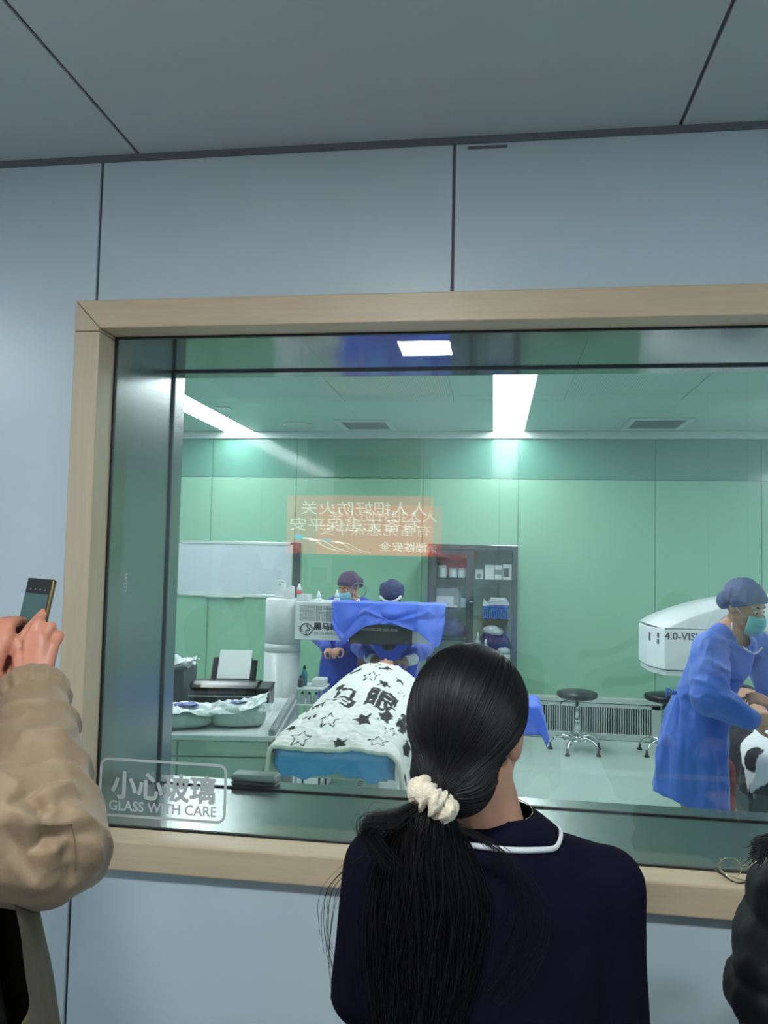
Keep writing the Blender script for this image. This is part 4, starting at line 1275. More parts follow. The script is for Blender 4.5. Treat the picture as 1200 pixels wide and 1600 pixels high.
# blue disposable sheet over the foot end
nu, nv = 90, 46
us = np.linspace(-1, 1, nu)
X = np.zeros((nv, nu, 3))
for j in range(nv):
    v = j / (nv - 1)
    X[j, :, 0] = BXC + us * (BW + .006)
    edge = np.clip((np.abs(us) - .84) / .16, 0, 1)
    lowz = .672 + .012 * np.sin(us * 5 + 1) + .02 * edge + .006 * np.sin(us * 17)
    if v < .35:
        X[j, :, 1] = BY0 + .30 - .315 * v / .35
        X[j, :, 2] = .793 - .028 * edge ** 2
    else:
        w = (v - .35) / .65
        X[j, :, 2] = .790 - .028 * edge ** 2 - w * (.790 - lowz)
        X[j, :, 1] = BY0 - .017 - .012 * math.sin(min(w * 3, 1) * PI / 2) + .05 * edge ** 2 - (.011 * np.sin(us * 7 + w * 5) + .008 * np.sin(us * 13 - w * 7) + .014 * (1 - np.abs(np.sin(us * 4.2 + w * 2.6 + .6))) ** 3) * w
sh = tag(thicken(link('blue_sheet', grid_mesh('blue_sheet', X), MT['pad_blue'], None, True), .0012), 'shiny blue disposable sheet hanging over the foot of the star blanket couch', 'sheet')

# patient lying under the blanket
pt = thing('person', 'person lying on the couch under the white star blanket, only the shape showing', 'person', (BXC, 4.45, .79))
hx, hy, hz = BXC, 5.235, .885
P = head_prims((hx, hy, hz), (0, -.15, 1), (0, 1, .15), .98)
P += [('cap', (hx, 5.12, .855), (hx, 5.02, .85), .05, .055), ('cap', (hx - .09, 4.92, .865), (hx + .09, 4.92, .865), .075, .075, 14), ('cap', (hx, 4.95, .875), (hx, 4.5, .865), .085, .075, 14, ((1, 0, 0), 1.5)),
      ('cap', (hx - .07, 4.48, .86), (hx - .08, 4.1, .842), .062, .048), ('cap', (hx + .07, 4.48, .86), (hx + .08, 4.1, .842), .062, .048),
      ('cap', (hx - .08, 4.1, .84), (hx - .09, 3.78, .83), .044, .034), ('cap', (hx + .08, 4.1, .84), (hx + .09, 3.78, .83), .044, .034),
      ('cap', (hx - .09, 3.76, .825), (hx - .11, 3.71, .834), .032, .026), ('cap', (hx + .09, 3.76, .825), (hx + .11, 3.71, .834), .032, .026),
      ('cap', (hx - .17, 4.9, .85), (hx - .20, 4.62, .835), .042, .036), ('cap', (hx - .20, 4.62, .835), (hx - .11, 4.42, .85), .034, .026), ('cap', (hx - .11, 4.42, .86), (hx - .06, 4.36, .87), .024, .02),
      ('cap', (hx + .17, 4.9, .85), (hx + .20, 4.62, .835), .042, .036), ('cap', (hx + .20, 4.62, .835), (hx + .11, 4.42, .85), .034, .026), ('cap', (hx + .11, 4.42, .86), (hx + .06, 4.36, .87), .024, .02)]
blob('body', P, MT['skin'], pt, .009, 4)
blob('cap', [('ell', (hx, hy + .025, hz - .01), (.085, .085, .095))], MT['drape'], pt, .006, 3, None, lambda p: p[:, 1] > hy + .02)

# the blanket: draped sheet with printed stars and characters
nu, nv = 190, 330
S = np.linspace(-.50, .50, nu); T = np.linspace(0, 1.60, nv)
SS, TT = np.meshgrid(S, T)
def body_height(x, t):
    trunk = np.exp(-(np.abs(x) / .235) ** 3)
    gap = 1 - .22 * np.exp(-(x / .05) ** 2) * np.exp(-((t - .45) / .35) ** 2)
    return np.interp(t, [0, .12, .25, .5, .9, 1.2, 1.45, 1.55, 1.6], [0, .045, .07, .088, .122, .152, .168, .15, .138]) * trunk * gap
arc = np.abs(SS); half = BW + .004; rr = .038
flat = arc < half - rr * .6
X = np.zeros((nv, nu, 3))
over = np.clip(arc - (half - rr * .6), 0, None)
ang = np.minimum(over / rr, PI / 2)
xs_ = np.minimum(arc, half - rr * .6) + rr * np.sin(ang) + .10 * np.clip(over - rr * PI / 2, 0, None)
dz = rr * (1 - np.cos(ang)) + np.clip(over - rr * PI / 2, 0, None) * .97
lx = np.sign(SS) * xs_
top = .806 + body_height(lx, TT) * np.exp(-(np.clip(over, 0, None) / .05) ** 2)
pp = np.stack([lx, TT * 1.0, np.zeros_like(lx)], -1).reshape(-1, 3)
wr_ = (wob(pp, 30, 5) * .007 + (1 - np.abs(wob(pp * np.array([1, .55, 1]), 40, 9))) ** 3 * .011 + (1 - np.abs(wob(pp * np.array([.5, 1, 1]), 60, 29))) ** 4 * .008).reshape(nv, nu)
hang = np.clip(over / .12, 0, 1)
X[..., 0] = BXC + lx + np.sign(SS) * hang * np.where(SS < 0, .35, 1.0) * (.012 + .016 * np.sin(TT * 22 + SS * 4) + .008 * np.sin(TT * 47))
X[..., 1] = BY0 - .035 + TT + .012 * np.sin(SS * 14) * np.exp(-TT / .08)
X[..., 2] = top - dz + wr_ * (1 - .6 * hang) - .012 * np.exp(-TT / .02) * (1 - hang)
# a corner falls lower at the foot end
X[..., 2] -= hang * .03 * np.exp(-TT / .12) * (1 + .5 * np.sign(SS))
me = grid_mesh('blanket', X)
x, y = SS.reshape(-1), TT.reshape(-1)
ink = np.zeros(len(x), bool)
def star(cx, cy, w, h, rot, line=False, thick=.22):
    global ink
    px, py = (x - cx) / (w * .53), (y - cy) / (h * .53)
    a = in_poly(px, py, star_poly(0, 0, 1, rot, .52))
    if line: a &= ~in_poly(px, py, star_poly(0, 0, 1 - thick, rot, .52))
    ink |= a
def glyph(ch, cx, cy, w, h, shear, bold=.03):
    global ink
    ink |= in_text(x, y + shear * (x - cx), ch, cx, cy, w, h, 0, bold)
for a in ((-.063, .221, .105, .20, .5, True), (.092, .271, .09, .21, .9, False), (.182, .395, .075, .21, .35, False), (-.155, .045, .105, .11, .2, True), (.026, .03, .085, .06, .6, False), (.195, .067, .10, .085, .4, True),
          (.0, 1.108, .115, .20, .3, True), (.095, .974, .08, .11, 1.2, False), (-.14, .873, .06, .20, .1, False), (.195, .97, .05, .12, .7, True), (.235, .199, .07, .14, .2, True), (.161, 1.19, .06, .16, .5, False),
          (-.226, .158, .05, .06, .7, False), (.05, 1.34, .10, .16, .2, False), (-.12, 1.30, .09, .16, .8, False), (-.03, 1.43, .09, .14, .1, True), (.27, .55, .06, .16, .3, False), (.30, .95, .08, .18, .9, True), (.33, .25, .07, .15, .1, False), (.37, .75, .08, .18, .5, True),
          (-.30, .08, .08, .12, .4, False), (-.34, .5, .08, .18, .9, True), (-.29, .72, .06, .16, .2, False), (-.36, 1.0, .08, .18, .5, False), (-.27, 1.12, .06, .18, .3, True), (.31, 1.3, .07, .16, .3, False), (.38, .02, .06, .14, .6, False)):
    star(*a)
glyph('眼', .128, .66, .175, .40, .65, .035)
glyph('马', -.085, .66, .17, .34, .65, .02)
glyph('科', .30, .40, .13, .32, .65, .03)
glyph('黑', -.20, .46, .12, .28, .65, .02)
rgb = np.where(ink[:, None], np.array(lin((44, 46, 48))), np.array(lin((232, 234, 230))))
paint(me, rgb)
bl = thicken(link('star_blanket', me, MT['blanket'], None, True), .004)
tag(bl, 'white blanket printed with black stars and characters over the person on the couch', 'blanket')
row = X[0]
hem = tube(NB(), [Vector(p) + Vector((0, -.004, -.004)) for p in row[::3]], .011, 8)
h = obj('hem', hem, mat('blanket hem', (226, 228, 224), .85, bump=(60, .4)), None, True); h.parent = bl

# second couch at the right edge
B2 = thing('patient_couch', 'patient couch at the right edge under the black spotted blanket', 'bed', (1.62, 5.2, 0))
obj('mattress', bx(1.33, 1.92, 4.28, 6.15, .60, .69, .03, 4), MT['grey_pad'], B2, True, True)
obj('couch_frame', bx(1.38, 1.87, 4.4, 6.05, .53, .60, .01), MT['dark_grey'], B2, world=True)
obj('pedestal', bx(1.52, 1.72, 5.0, 5.6, .12, .53, .02), MT['dark_grey'], B2, world=True)
for s in (-1, 1):
    for yy in (4.95, 5.62):
        lg = obj('leg', tube(NB(), [(1.62, (5.3 + yy) / 2, .17), (1.62 + s * .10, yy, .13), (1.62 + s * .20, yy, .095)], .018), MT['chrome'], B2, True, True)
        obj('caster', lathe(NB(), [(.0, -.016), (.04, -.016), (.045, -.01), (.045, .01), (.04, .016), (.0, .016)], 18), MT['black'], B2, True).matrix_local = Matrix.Translation((s * .20, yy - 5.2, .046)) @ Matrix.Rotation(PI / 2, 4, 'Y')
nu, nv = 70, 60
us = np.linspace(-1, 1, nu); X = np.zeros((nv, nu, 3))
for j in range(nv):
    v = j / (nv - 1)
    X[j, :, 0] = 1.62 + us * .295; X[j, :, 2] = .697 - max(0, v - .5) * .26 + .006 * np.sin(us * 19) * v
    X[j, :, 1] = np.maximum(4.255 + .04 * np.abs(us) ** 4, 4.6 - v * .7) - .012 * (v > .5) * np.sin(us * 13 + v * 4) ** 2
tag(thicken(link('blue_sheet', grid_mesh('blue_sheet', X), MT['pad_blue'], None, True), .0012), 'blue sheet over the foot of the couch at the right edge', 'sheet')
p2 = thing('person', 'person lying on the right-hand couch under the spotted blanket, only the shape showing', 'person', (1.62, 5.2, .69))
c2 = 1.62
P = head_prims((c2, 5.654, .79), (0, -.15, 1), (0, 1, .15), .98)
P += [('cap', (c2, 5.566, .76), (c2, 5.486, .755), .05, .055), ('cap', (c2 - .09, 5.406, .77), (c2 + .09, 5.406, .77), .075, .075), ('cap', (c2, 5.422, .775), (c2, 5.054, .77), .085, .075, 14, ((1, 0, 0), 1.5)),
      ('cap', (c2 - .07, 5.038, .77), (c2 - .08, 4.774, .765), .07, .055), ('cap', (c2 + .07, 5.038, .77), (c2 + .08, 4.774, .765), .07, .055),
      ('cap', (c2 - .08, 4.774, .765), (c2 - .09, 4.518, .75), .05, .036), ('cap', (c2 + .08, 4.774, .765), (c2 + .09, 4.518, .75), .05, .036),
      ('cap', (c2 - .09, 4.502, .74), (c2 - .10, 4.470, .80), .032, .028), ('cap', (c2 + .09, 4.502, .74), (c2 + .10, 4.470, .80), .032, .028)]
blob('body', P, MT['skin'], p2, .009, 4)
nu, nv = 110, 150
S = np.linspace(-.52, .44, nu); T = np.linspace(-.22, 1.35, nv)
SS, TT = np.meshgrid(S, T)
arc = np.abs(SS); half = .30; over = np.clip(arc - (half - .03), 0, None); ang = np.minimum(over / .05, PI / 2)
lx = np.sign(SS) * (np.minimum(arc, half - .03) + .05 * np.sin(ang) + .08 * np.clip(over - .078, 0, None))
dz = .05 * (1 - np.cos(ang)) + np.clip(over - .078, 0, None) * .97
t0 = np.clip(-TT, 0, None); a2 = np.minimum(t0 / .05, PI / 2)
X = np.zeros((nv, nu, 3))
pp = np.stack([lx, TT, 0 * lx], -1).reshape(-1, 3)
X[..., 0] = c2 + lx + .012 * np.sin(TT * 22) * np.sign(SS) * np.clip(over / .1, 0, 1)
X[..., 1] = np.where(TT > 0, 4.235 + TT, 4.235 - .05 * np.sin(a2) - .04 * np.sin(SS * 17) * np.clip(t0 / .1, 0, 1) ** 2 * .3)
X[..., 2] = .708 + body_height(lx, np.clip(TT, 0, None) * 1.0) * np.exp(-(over / .05) ** 2) * .9 - np.maximum(dz, .05 * (1 - np.cos(a2)) + np.clip(t0 - .078, 0, None)) + (wob(pp, 26, 15) * .007 + np.abs(wob(pp, 40, 19)) * .008).reshape(nv, nu)
me = grid_mesh('blanket', X)
spots = wob(np.stack([SS.reshape(-1) * 1.0, TT.reshape(-1), 0 * SS.reshape(-1)], -1), 15, 77, 2) > .12
paint(me, np.where(spots[:, None], np.array(lin((34, 38, 46))), np.array(lin((232, 236, 236)))))
tag(thicken(link('spotted_blanket', me, MT['blanket'], None, True), .005), 'white blanket with black cow spots on the couch at the right edge', 'blanket')

# ---- second laser machine, at the right
l2 = thing('laser_machine', 'white laser machine with an arched top and printed front at the right', 'machine', (2.3, 6.1, 0))
x0, x1 = 1.21, 2.9
def hull(y0, y1, z0, z1, xa, xb, bev=.012):
    bm = bx(xa, xb, y0, y1, z0, z1, bev); return bm
FYm = 5.80
bm = NB()
prism(bm, [(1.125, FYm + .22), (1.205, FYm), (3.0, FYm), (3.0, FYm + .55), (1.125, FYm + .55)], 2, .905, 1.192)
obj('body', bevelled(bm, .008), MT['white'], l2, world=True)
bm = NB(); prism(bm, [(1.135, FYm + .22), (1.212, FYm + .012), (3.0, FYm + .012), (3.0, FYm + .53), (1.135, FYm + .53)], 2, .862, .900)
obj('under_tray', bevelled(bm, .006), MT['white2'], l2, world=True)
prof = [(1.125, 1.197)] + [(1.125 + 1.55 * k / 14, 1.197 + .245 * math.sin(PI / 2 * min(1, (k / 14) * 1.35)) ** .85) for k in range(1, 15)] + [(3.0, 1.42), (3.0, 1.197)]
# arched cover: front arch set back from the left bevel, as one lofted hood
nA = 24
X = np.zeros((6, nA, 3))
for k in range(nA):
    s = k / (nA - 1)
    zt_ = 1.198 + .235 * math.sin(PI / 2 * min(1, s * 1.9)) ** .8
    xa = 1.125 + s * 1.7; xb = 1.208 + s * 1.62
    X[0, k] = (xb, FYm + .004, 1.197); X[1, k] = (xb, FYm + .004, zt_ - .02 - .0 * s); X[2, k] = (xb, FYm + .012, zt_ - .008)
    X[3, k] = (xa, FYm + .22, zt_ + .012); X[4, k] = (xa, FYm + .52, zt_ + .012); X[5, k] = (xa, FYm + .53, 1.197)
obj_ = link('arched_cover', grid_mesh('cover', X), MT['white'], l2, False, True)
obj('stand', bx(2.1, 2.7, FYm + .12, FYm + .5, .0, .862, .03), MT['white2'], l2, world=True)
a = (1.207,5.797,1.119); b = (1.543,5.797,1.131)
text_on('lettering', '4.0-VISUM', MT['logo'], l2, (a[0], FYm - .0006, a[2]), (1, 0, 0), (0, 0, 1), w=.31, h=.050, fat=.0012)
q = Vector((1.187,5.850,1.122))
for dzz in (0, .045):
    obj('button', bx(-.012, .012, -.004, .004, -.018, .018, .004), MT['dark_grey'], l2).matrix_local = Matrix.Translation((1.176 - 2.3, FYm + .076 - 6.1 - .0, 1.095 + dzz)) @ Matrix.Rotation(math.radians(-70), 4, 'Z')
obj('button', bx(-.01, .01, -.004, .004, -.03, .03, .004), MT['dark_grey'], l2).matrix_local = Matrix.Translation((1.138 - 2.3, FYm + .183 - 6.1, 1.12)) @ Matrix.Rotation(math.radians(-70), 4, 'Z')

# ================================================================== PEOPLE IN THE OPERATING ROOM
Z_ = Vector((0, 0, 1))
def face_axes(f, u=(0, 0, 1)):
    f = V3(f).normalized(); u = V3(u); u = (u - f * u.dot(f)).normalized()
    return f.cross(u), f, u

def cap_part(parent, c, A, m, k=1.0, puff=.03, seed=1):
    r, f, u = A; c = V3(c)
    n = np.array((-f * .085 + u * .15).normalized()); o = np.array(c + (f * .078 + u * .038) * k)
    P = [('ell', c + (u * .024 - f * .012) * k, (.083 * k, .101 * k, .096 * k), A), ('ell', c + (-f * .06 + u * .01) * k, ((.06 + puff) * k, .055 * k, .062 * k), A)]
    blob('cap', P, m, parent, .006, 4, lambda p, nn: .009 * (1 - np.abs(wob(p, 38, seed))) ** 2 + .004 * np.abs(wob(p, 80, seed + 2)), lambda p: (p - o) @ n > 0)

def mask_part(parent, c, A, m, k=1.0):
    r, f, u = A; c = V3(c)
    shell_patch('face_mask', m, parent, c + (f * .035 - u * .058) * k, A, (.07 * k, .082 * k, .07 * k), (-1.15, 1.15), (-.95, .62), 26, 22, lambda z, e: 1 + .012 * np.sin(e * 16) * np.cos(z))
    for s in (-1, 1):
        bm = NB(); tube(bm, [c + (r * s * .062 + f * .055 - u * .03) * k, c + (r * s * .074 + f * .02 - u * .01) * k, c + (r * s * .078 - f * .014 + u * .012) * k], .0018 * k, 5)
        obj('ear_loop', bm, MT['trim_white'], parent, True, True)

# ---- first assistant: stands behind the laser arm, looks down to the left
def lower_body(P, hip, feet, z_h=.86):
    for (hx_, hy_), (fx, fy) in zip(hip, feet):
        P += [('cap', (hx_, hy_, z_h), ((hx_ + fx) / 2, (hy_ + fy) / 2 - .015, .47), .085, .058), ('cap', ((hx_ + fx) / 2, (hy_ + fy) / 2 - .015, .47), (fx, fy, .09), .055, .04),
              ('cap', (fx, fy, .05), (fx, fy - .13, .035), .038, .03)]
def shoes(parent, feet, dirn=(0, -1)):
    for fx, fy in feet:
        bm = NB(); prim_cap(bm, (fx, fy + .02 * -dirn[1] * -1, .05), (fx + dirn[0] * .14, fy + dirn[1] * .14, .042), .048, .04, 14, ((0, 0, 1), .9))
        obj('shoe', bm, MT['shoe'], parent, True, True)

s1c = (-1.148,6.250,1.416)
A1 = face_axes((-.55, -.75, -.42))
pA = thing('person', 'standing person in purple cap and pale mask behind the laser arm, looking down', 'person', (-1.17, 6.28, 0))
hl = V3(s1c)
FT = ((-1.26, 6.28), (-1.06, 6.28))
P = head_prims(hl, A1[1], A1[2], .98)
P += [('cap', hl + Vector((.0, .03, -.06)), (-1.15, 6.28, 1.30), .05, .052), ('cap', (-1.15, 6.28, 1.26), (-1.15, 6.28, .95), .115, .12, 16, ((0, 1, 0), .75)),
      ('cap', (-1.15, 6.28, .95), (-1.15, 6.28, .85), .13, .13, 16, ((0, 1, 0), .8)),
      ('cap', (-1.30, 6.27, 1.25), (-1.36, 6.2, 1.0), .048, .04), ('cap', (-1.36, 6.2, 1.0), (-1.27, 6.03, .93), .038, .028),
      ('cap', (-1.0, 6.27, 1.25), (-1.06, 6.2, 1.02), .048, .04), ('cap', (-1.06, 6.2, 1.02), (-1.15, 5.97, .95), .038, .028)]
P += hand_prims((-1.27, 6.03, .93), (.6, -.7, -.1), (0, 0, 1), 1, .95, .7) + hand_prims((-1.15, 5.97, .95), (-.3, -.9, -.1), (0, 0, 1), -1, .95, .7)
lower_body(P, FT, FT)
blob('body', P, MT['skin'], pA, .008, 3)
add_eyes(pA, hl, A1[1], A1[2], .98)
cap_part(pA, hl, A1, MT['cap_purple'], .98, .028, 3)
mask_part(pA, hl, A1, MT['mask2'], .98)
G = [('loft', [((-1.21, 6.29, .30), .19, .17, 9, .05, 0), ((-1.20, 6.29, .6), .185, .16, 9, .04, .2), ((-1.19, 6.29, .9), .175, .145, 7, .02, 0), ((-1.17, 6.29, 1.1), .17, .13), ((-1.16, 6.28, 1.25), .155, .115), ((-1.15, 6.28, 1.32), .085, .075)]),
     ('cap', (-1.05, 6.28, 1.28), (-1.02, 6.26, 1.25), .06, .07), ('cap', (-1.25, 6.28, 1.28), (-1.29, 6.26, 1.24), .06, .07),
     ('cap', (-1.30, 6.27, 1.24), (-1.36, 6.2, 1.0), .07, .066), ('cap', (-1.36, 6.2, 1.0), (-1.285, 6.05, .935), .062, .045),
     ('cap', (-1.0, 6.27, 1.24), (-1.06, 6.2, 1.02), .07, .066), ('cap', (-1.06, 6.2, 1.02), (-1.14, 5.985, .952), .062, .045)]
blob('gown', G, MT['scrub'], pA, .008, 3, lambda p, n: .012 * wob(p * np.array([1.4, 1.4, .6]), 22, 5) + .012 * (1 - np.abs(wob(p, 17, 8))) ** 4)
shoes(pA, FT)

# ---- operating surgeon: leans over the patient's head
s2c = V3((-0.768,5.980,1.361))
A2 = face_axes((.02, -.62, -.78), (0, -.78, .62))
pB = thing('person', 'person in navy cap and blue gown leaning over the patient with gloved hands', 'person', (-.76, 6.12, 0))
wL, wR = V3((-0.831,5.520,0.935)), V3((-0.588,5.500,0.938))
FT = ((-.88, 6.18), (-.64, 6.18))
def surgeon_arm(P, s, sh, el, wr, r):
    P += [('cap', sh, el, r[0], r[1]), ('cap', el, wr, r[1] * .98, r[2])]
shL, shR = V3((-.95, 6.03, 1.20)), V3((-.58, 6.03, 1.20))
elL, elR = V3((-.985, 5.83, .99)), V3((-.50, 5.86, .99))
P = head_prims(s2c, A2[1], A2[2], .98)
P += [('cap', s2c + Vector((0, .05, -.05)), (-.76, 6.08, 1.27), .05, .055), ('cap', (-.76, 6.07, 1.20), (-.76, 6.14, .90), .115, .12, 16, ((0, 1, 0), .75)), ('cap', shL, shR, .06, .06)]
surgeon_arm(P, 0, shL, elL, wL, (.048, .04, .028)); surgeon_arm(P, 0, shR, elR, wR, (.048, .04, .028))
lower_body(P, FT, FT)
dL, dR = (V3((-.70, 5.36, .915)) - wL), (V3((-.72, 5.36, .915)) - wR)
P += hand_prims(wL, dL, (0, -.3, 1), 1, .96, .6) + hand_prims(wR, dR, (0, -.3, 1), -1, .96, .6)
blob('body', P, MT['skin'], pB, .007, 3)
GL = hand_prims(wL, dL, (0, -.3, 1), 1, 1.03, .6) + [('cap', wL - dL.normalized() * .02, wL + dL.normalized() * .03, .032, .03)]
GR = hand_prims(wR, dR, (0, -.3, 1), -1, 1.03, .6) + [('cap', wR - dR.normalized() * .02, wR + dR.normalized() * .03, .032, .03)]
blob('glove', GL, MT['glove'], pB, .005, 2); blob('glove', GR, MT['glove'], pB, .005, 2)
for w_, d_ in ((wL, dL), (wR, dR)):
    bm = NB(); d_ = d_.normalized(); prim_cap(bm, w_ - d_ * .05, w_ - d_ * .012, .044, .042); obj('cuff', bm, MT['trim_white'], pB, True, True)
add_eyes(pB, s2c, A2[1], A2[2], .98)
cap_part(pB, s2c, A2, MT['cap_navy'], 1.0, .035, 6)
mask_part(pB, s2c, A2, MT['mask2'], .98)
# head-worn loupe band seen from the front
bm = NB(); r_, f_, u_ = A2
tube(bm, [s2c + r_ * (.088 * math.sin(a)) + f_ * (.098 * math.cos(a)) + u_ * .058 for a in np.linspace(-1.1, 1.1, 15)], .010, 8); obj('headband', bm, MT['white'], pB, True, True)
bm = NB()
tube(bm, [s2c + r_ * (.087 * math.sin(a)) + f_ * (.104 * math.cos(a)) + u_ * .028 for a in np.linspace(-.9, .9, 13)], .019, 8); obj('loupe_frame', bm, MT['black'], pB, True, True)
G = [('loft', [((-.73, 6.14, .30), .19, .17, 9, .05, 0), ((-.74, 6.14, .6), .19, .16, 9, .04, .2), ((-.75, 6.12, .9), .19, .15, 7, .02, 0), ((-.76, 6.09, 1.08), .19, .14), ((-.76, 6.07, 1.22), .175, .115), ((-.76, 6.07, 1.29), .085, .07)]),
     ('cap', shL, (-.85, 6.05, 1.25), .07, .06), ('cap', shR, (-.67, 6.05, 1.25), .07, .06)]
surgeon_arm(G, 0, shL, elL, wL - (wL - elL).normalized() * .03, (.072, .066, .046)); surgeon_arm(G, 0, shR, elR, wR - (wR - elR).normalized() * .03, (.072, .068, .048))
blob('gown', G, mat('royal blue gown', (56, 88, 204), .62, sheen=.2, bump=(200, .06)), pB, .008, 3, lambda p, n: .010 * wob(p, 24, 12) + .013 * (1 - np.abs(wob(p, 20, 18))) ** 4)
shoes(pB, FT)

# ---- person in the blue gown bending at the right-hand couch
c3 = V3((1.200,4.000,1.459))
A3 = face_axes((.66, -.68, -.34), (.1, -.2, 1))
pC = thing('person', 'person in blue gown, cap and green mask bending towards the couch at the right', 'person', (1.06, 4.14, 0))
shN, elN, wrN = V3((1.025,3.950,1.256)), V3((0.986,3.800,1.039)), V3((1.163,3.800,0.955))
shF = V3((1.317,4.180,1.248)); elF = V3((1.38, 4.10, 1.02)); wrF = V3((1.42, 4.02, .86))
hip = V3((1.020,4.120,0.935))
chest = V3((1.149,4.060,1.193))
FT = ((1.00, 4.08), (1.14, 4.22))
P = head_prims(c3, A3[1], A3[2], 1.0)
nk = V3((1.149,4.060,1.333))
P += [('cap', c3 + Vector((-.02, .03, -.07)), nk, .052, .055), ('cap', nk + Vector((-.01, 0, -.05)), hip, .115, .125, 16, ((-.7, .7, 0), .8)), ('cap', shN, shF, .055, .055)]
surgeon_arm(P, 0, shN, elN, wrN, (.048, .04, .029)); surgeon_arm(P, 0, shF, elF, wrF, (.048, .04, .029))
P += hand_prims(wrN, (.85, -.1, -.05), (-.1, -.9, .3), 1, 1.0, .75) + hand_prims(wrF, (.3, -.6, -.5), (-.1, -.9, .3), 1, 1.0, .6)
lower_body(P, ((hip.x - .06, hip.y - .04), (hip.x + .07, hip.y + .05)), FT, .85)
blob('body', P, MT['skin'], pC, .0065, 3)
add_eyes(pC, c3, A3[1], A3[2])
cap_part(pC, c3, A3, MT['cap_blue'], 1.04, .03, 9)
mask_part(pC, c3, A3, MT['mask'], 1.04)
blob('trousers', [('cap', (1.03, 4.08, .62), (1.0, 4.08, .10), .085, .068), ('cap', (1.13, 4.2, .62), (1.14, 4.22, .10), .085, .068)], MT['red'], pC, .009, 2)
shoes(pC, FT, (.7, -.7))
hemc = V3((0.970,4.080,0.501)); mid = V3((0.982,4.090,0.684)); wst = V3((1.033,4.100,0.989)); up1 = V3((1.098,4.070,1.143)); up2 = V3((1.143,4.060,1.286))
G = [('loft', [((hemc.x, hemc.y, hemc.z), .172, .17, 8, .05, 0, .0 - .045, 0), ((mid.x, mid.y, mid.z), .165, .17, 8, .045, .3, -.03, 0), ((mid.x + .01, mid.y, (mid.z + wst.z) / 2), .155, .16, 7, .03, .5), ((wst.x, wst.y, wst.z), .142, .145, 6, .015, 0),
               ((up1.x, up1.y, up1.z), .15, .14), ((up2.x, up2.y, up2.z), .125, .115), ((nk.x, nk.y, nk.z + .005), .075, .07)]),
     ('cap', shN, up2, .072, .075), ('cap', shF, up2, .07, .075), ('cap', shN, nk, .066, .062), ('cap', shF, nk, .066, .062)]
surgeon_arm(G, 0, shN, elN, wrN, (.082, .086, .052)); surgeon_arm(G, 0, shF, elF, wrF, (.08, .078, .05))
F3 = [((0.903,4.062,1.012), (0.817,4.020,0.616), 0.015, 0.0220), ((0.905,4.041,1.006), (0.883,3.970,0.829), 0.009, -0.0176), ((0.909,4.009,0.990), (0.942,3.924,0.575), 0.014, 0.0220), ((0.945,3.982,0.987), (0.968,3.913,0.536), 0.011, -0.0132), ((0.960,3.961,0.956), (1.014,3.913,0.539), 0.014, 0.0176), ((0.997,3.936,0.902), (1.056,3.942,0.533), 0.011, 0.0132), ((0.866,4.029,0.877), (0.846,3.978,0.599), 0.011, -0.0110), ((0.919,3.950,0.865), (0.902,3.926,0.572), 0.010, -0.0110), ((1.020,3.888,1.314), (0.950,3.803,1.173), 0.011, 0.0132), ((0.971,3.829,1.215), (1.045,3.792,1.170), 0.011, 0.0154), ((0.942,3.803,1.158), (1.031,3.761,1.122), 0.010, -0.0110), ((0.921,3.798,1.123), (1.006,3.731,1.091), 0.013, 0.0154), ((0.907,3.774,1.060), (0.989,3.708,1.055), 0.010, -0.0110), ((0.922,3.746,1.028), (1.068,3.728,1.021), 0.013, 0.0132), ((0.971,3.723,1.086), (1.129,3.752,1.009), 0.010, 0.0110), ((1.036,3.860,1.272), (0.994,3.787,1.177), 0.010, -0.0099), ((1.110,3.920,1.269), (1.184,3.998,1.080), 0.013, 0.0110), ((1.282,4.254,1.239), (1.155,3.980,1.052), 0.011, -0.0088), ((1.250,4.004,1.295), (9.000,9.000,9.000), 0.011, 0.0099), ((0.939,4.084,1.119), (0.949,3.854,1.211), 0.011, 0.0110), ((0.963,3.746,0.982), (1.090,3.757,0.943), 0.009, -0.0077)]
vcut = np.array((1.187,3.930,1.306))
blob('gown', G, MT['gown'], pC, .0065, 3, lambda p, n: .007 * wob(p, 22, 31) + .010 * (1 - np.abs(wob(p, 18, 38))) ** 4 + fold_field(p, F3), lambda p: np.linalg.norm((p - vcut) * np.array([1, .6, 1]), axis=1) > .042)
bm = NB(); tube(bm, smooth_path([(1.147,4.021,1.389), (1.140,3.974,1.340), (1.222,4.199,1.275), (1.184,3.947,1.259), (1.252,4.011,1.231), (1.305,4.084,1.252)], 4), .0052, 7); obj('neck_trim', bm, MT['trim_white'], pC, True, True)
bm = NB(); kn = V3((0.870,3.980,1.033)); prim_ell(bm, kn, (.016, .014, .012)); tube(bm, [kn, kn + Vector((-.03, 0, .02)), kn + Vector((-.035, 0, -.03))], [.006, .01, .004], 6); obj('waist_tie', bm, MT['gown'], pC, True, True)

